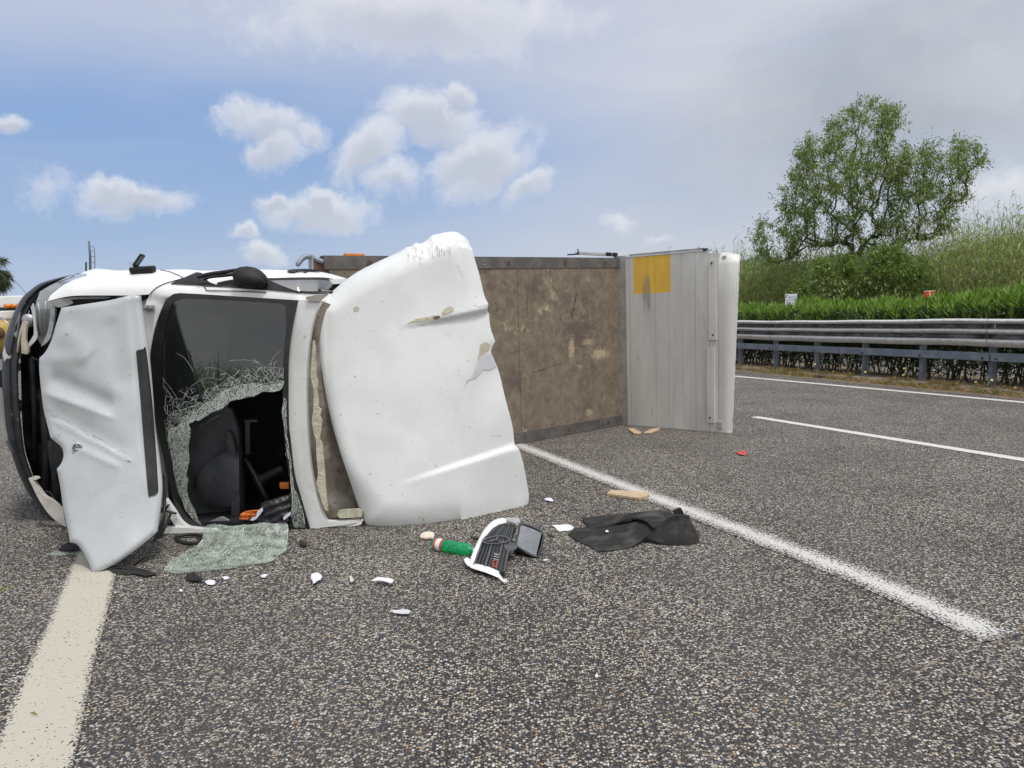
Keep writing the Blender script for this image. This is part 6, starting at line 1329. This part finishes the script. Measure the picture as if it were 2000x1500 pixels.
TB = [(1735, 340), (1767, 285), (1785, 290), (1806, 278), (1830, 284), (1860, 269), (1893, 278), (1914, 290), (1923, 305), (1917, 338), (1902, 362), (1884, 386), (1887, 410), (1860, 419), (1869, 449), (1840, 462), (1812, 467), (1776, 470), (1762, 492), (1735, 500), (1715, 470), (1725, 420), (1740, 390)]
crown_tree('acacia_tree', 'tall leafy acacia with the wider crown, left of the pair above the cane', TA, 29.5, 2.4, [(1660, 640), (1659, 560), (1664, 500), (1668, 430), (1660, 360), (1672, 290), (1680, 230)], 760, 40, 5, .13, 'pair of acacias in the cane bank')
crown_tree('acacia_tree', 'shorter forked acacia with thin spreading twigs, right of the pair above the cane', TB, 28.8, 1.8, [(1752, 640), (1757, 540), (1760, 490), (1750, 440), (1762, 400), (1780, 350), (1800, 310)], 400, 36, 9, .11, 'pair of acacias in the cane bank')
crown_tree('shrub', 'dark bushy shrub growing round the feet of the two acacias', [(1555, 592), (1562, 550), (1590, 520), (1625, 500), (1670, 505), (1710, 485), (1760, 488), (1795, 500), (1812, 540), (1815, 592)], 25.6, 1.0, [(1690, 640), (1690, 590), (1695, 550)], 300, 60, 15, .06)
# signs behind the hedge
def sign(name, label, px0, px1, py0, py1, Yd, m, group=None):
    a = PY(px0, py0, Yd); b = PY(px1, py1, Yd); root = thing(name, label, 'sign', ((a.x + b.x) / 2, Yd, 0)); ang_ = -.25
    R = Matrix.Rotation(ang_, 3, 'Z'); c = (a + b) / 2
    p = MB().box(c, (abs(b.x - a.x), .02, abs(a.z - b.z)), R).build('panel', m, root); MB().tube([(c.x + .02, c.y + .06, 0), (c.x + .02, c.y + .06, c.z)], .03, 8).build('post', M_post, root); return root, p, c, R
M_sgw = simple('sign_white', (.70, .74, .80), (.66, .70, .76), .5)
root, p, c, R = sign('road_sign', 'small white sign with blue lettering above the hedge, upper plate', 1534, 1556, 574.5, 585, 20, M_sgw)
o_ = R @ Vector((0, -.013, 0))
glyph('F', c + R @ Vector((-.145, 0, -.05)), c + R @ Vector((-.10, 0, -.05)), c + R @ Vector((-.135, 0, .05)), 'lettering', M_ink, p, o_)
glyph('Taxi so so', c + R @ Vector((-.085, 0, -.035)), c + R @ Vector((.135, 0, -.035)), c + R @ Vector((-.085, 0, .035)), 'lettering', M_bluep, p, o_)
c2 = c + Vector((0, 0, -.155)); p2 = MB().box(c2, (.30, .02, .13), R).build('panel', M_sgw, root); glyph('P.so 114', c2 + R @ Vector((-.11, 0, -.03)), c2 + R @ Vector((.13, 0, -.03)), c2 + R @ Vector((-.11, 0, .035)), 'lettering', M_ink, p2, o_)
M_sgr = simple('sign_red', (.60, .03, .02), (.5, .03, .02), .45)
root, p, c, R = sign('red_marker_board', 'small red and white marker board showing over the hedge', 1805.5, 1825, 568, 582, 17, M_sgr)
MB().box(c + Vector((0, -.004, .078)), (.232, .02, .012), R).build('border', M_paper, root); MB().box(c + Vector((0, -.013, 0)), (.02, .006, .15), R).build('post_strap', M_yel, root)
MB().lathe([(0, .02), (.01, .018), (.012, 0)], c + Vector((.03, -.02, -.06)), (0, -1, 0), 12).build('reflector', M_foam, root)

# palm at the left edge, mast, recovery vehicle
PD = 42
pm = thing('palm_tree', 'fan palm with drooping fronds at the left edge of the picture', 'palm tree', PY(-20, 640, PD).to_2d().to_3d())
pc = PY(-20, 525, PD); MB().tube([(pc.x, pc.y, 0), (pc.x + .1, pc.y, pc.z * .5), pc], [.32, .25, .22], 10).build('trunk', M_bark, pm, True)
C = []; Dd = []; Ln = []; Wd = []; fs_ = MB()
for i in range(90):
    ph = rng.random() * 6.28; el = rng.uniform(-1.1, 1.0); L = rng.uniform(.6, .85)
    d = np.array([math.cos(ph) * math.cos(el), math.sin(ph) * math.cos(el), math.sin(el)]); tip = np.array(pc) + d * L + (0, 0, -.25 if el < .3 else 0)
    fs_.tube([pc, Vector(tip)], .012, 4, False)
    for k in range(26):
        v = d + rng.normal(size=3) * .65; v[2] -= .5; C.append(tip); Dd.append(v); Ln.append(rng.uniform(.3, .6)); Wd.append(.035)
V, Fc = leaves(np.array(C), np.array(Dd), np.array(Ln), np.array(Wd), .5)
kind(mesh('fronds', V, Fc, leafm('palm_leaf', [(.03, .05, .02), (.05, .08, .03), (.12, .12, .06)], .1), pm), 'stuff'); kind(fs_.build('frond_stalks', M_bark, pm), 'stuff')
ms = thing('antenna_mast', 'thin grey antenna mast rising behind the overturned cab', 'mast', PY(178, 640, 60).to_2d().to_3d())
MB().tube([PY(178, 640, 60), PY(176, 500, 60), PY(173.5, 470.5, 60)], [.11, .09, .07], 6).build('pole', M_post, ms, True)
MB().tube([PY(187, 640, 60), PY(185, 500, 60), PY(184, 482, 60), PY(176, 481, 60)], .03, 5).build('side_pole', M_post, ms, True)
MB().tube([PY(168, 640, 60), PY(168, 512, 60)], .07, 5).build('short_pole', M_plastic, ms, True)
for y in (490, 501, 513): MB().tube([PY(175.5, y, 60), PY(185, y, 60)], .025, 4).build('rung', M_post, ms)
rv = thing('recovery_vehicle', 'white and yellow recovery truck with an amber beacon behind the bumper', 'truck', PY(0, 700, 13).to_2d().to_3d())
RY = 13.
def rbox(x0, x1, y0, y1, Yd, th, name, m, ch=.02, par=None):
    a = PY(x0, y0, Yd); b = PY(x1, y1, Yd); return MB().box(((a.x + b.x) / 2, Yd + th / 2, (a.z + b.z) / 2), (abs(b.x - a.x), th, abs(a.z - b.z)), None, ch).build(name, m, par or rv)
rbox(-90, 45, 581, 603, RY + .3, 1.4, 'cab_roof', M_white2); rbox(-90, 50, 610, 622, RY, 1.6, 'body_panel', M_white2); rbox(-90, 50, 603, 610, RY + .2, 1.4, 'cab_window', M_plastic, .005)
rbox(-90, 50, 622, 629, RY + .1, 1.4, 'trim_band', M_white2, .01); rbox(-90, 48, 629, 700, RY + .25, 1.3, 'lower_body', M_inter3, .03)
bcn = PY(10, 598, RY - .1); MB().tube([PY(10, 598, RY - .1), PY(22, 598, RY - .1)], .042, 12).build('beacon', M_amber, rv, True); MB().tube([PY(23, 598, RY - .1), PY(34, 598, RY - .1)], .042, 12).build('beacon', M_amber, rv, True); rbox(9, 36, 603, 605, RY - .15, .1, 'beacon_base', M_plastic, .003)
M_yelm = simple('yellow_machine_paint', (.42, .29, .05), (.34, .23, .05), .5, speck=.4)
yp = MB().lathe([(-.15, .0), (-.15, .28), (.15, .28), (.15, 0)], PY(-4, 655, RY - .3), (0, 1, 0), 24); yp.build('yellow_winch_drum', M_yelm, rv, True)
rbox(-80, 12, 640, 690, RY - .25, .3, 'yellow_housing', M_yelm, .03)
MB().lathe([(-.02, .0), (-.02, .10), (.0, .10), (.0, 0)], PY(-2, 650, RY - .47), (0, 1, 0), 20).build('hub', M_rust2, rv, True)
MB().tube([PY(2, 620, RY - .3), PY(30, 650, RY - .3)], .03, 6).build('boom_arm', M_metal, rv, True)
for x in (-60, 40): MB().lathe([(-.12, .3), (-.14, .42), (.14, .42), (.12, .3)], Vector((PY(x, 700, RY + .4).x, RY + .4, .44)), (0, 1, 0), 24).build('wheel', M_rubber, rv, True)

# ================================================================== BEHIND THE CAMERA (seen mirrored in the windscreen)
o0 = -27.0
def hb2(t): return 3.4
qa = RP(-40, -15) ; qb = RP(16, -15)
reeds('cane_bank', 'cane thicket behind the road shoulder, mirrored in the windscreen', ((qa.x, qa.y), (qb.x, qb.y)), 1500, lambda t: 2.6 + .9 * noise.noise(Vector((t * 9, 0, 0))), 4, big=1.7, leafn=9)
ROOT2 = thing('guardrail', 'low roadside barrier in front of the shoulder thicket, mirrored in the windscreen', 'guardrail', RP(-20, -6.2))
rows = [[RP(a, -6.2 + b, z) for (b, z) in ((0, .78), (.08, .74), (0, .66), (0, .60), (.08, .54), (0, .46))] for a in (-32, -12, 8)]
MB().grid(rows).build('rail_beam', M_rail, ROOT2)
for a in range(-31, 8, 3): MB().box(RP(a, -6.3, .36), (.1, .1, .72)).build('post', M_post, ROOT2)
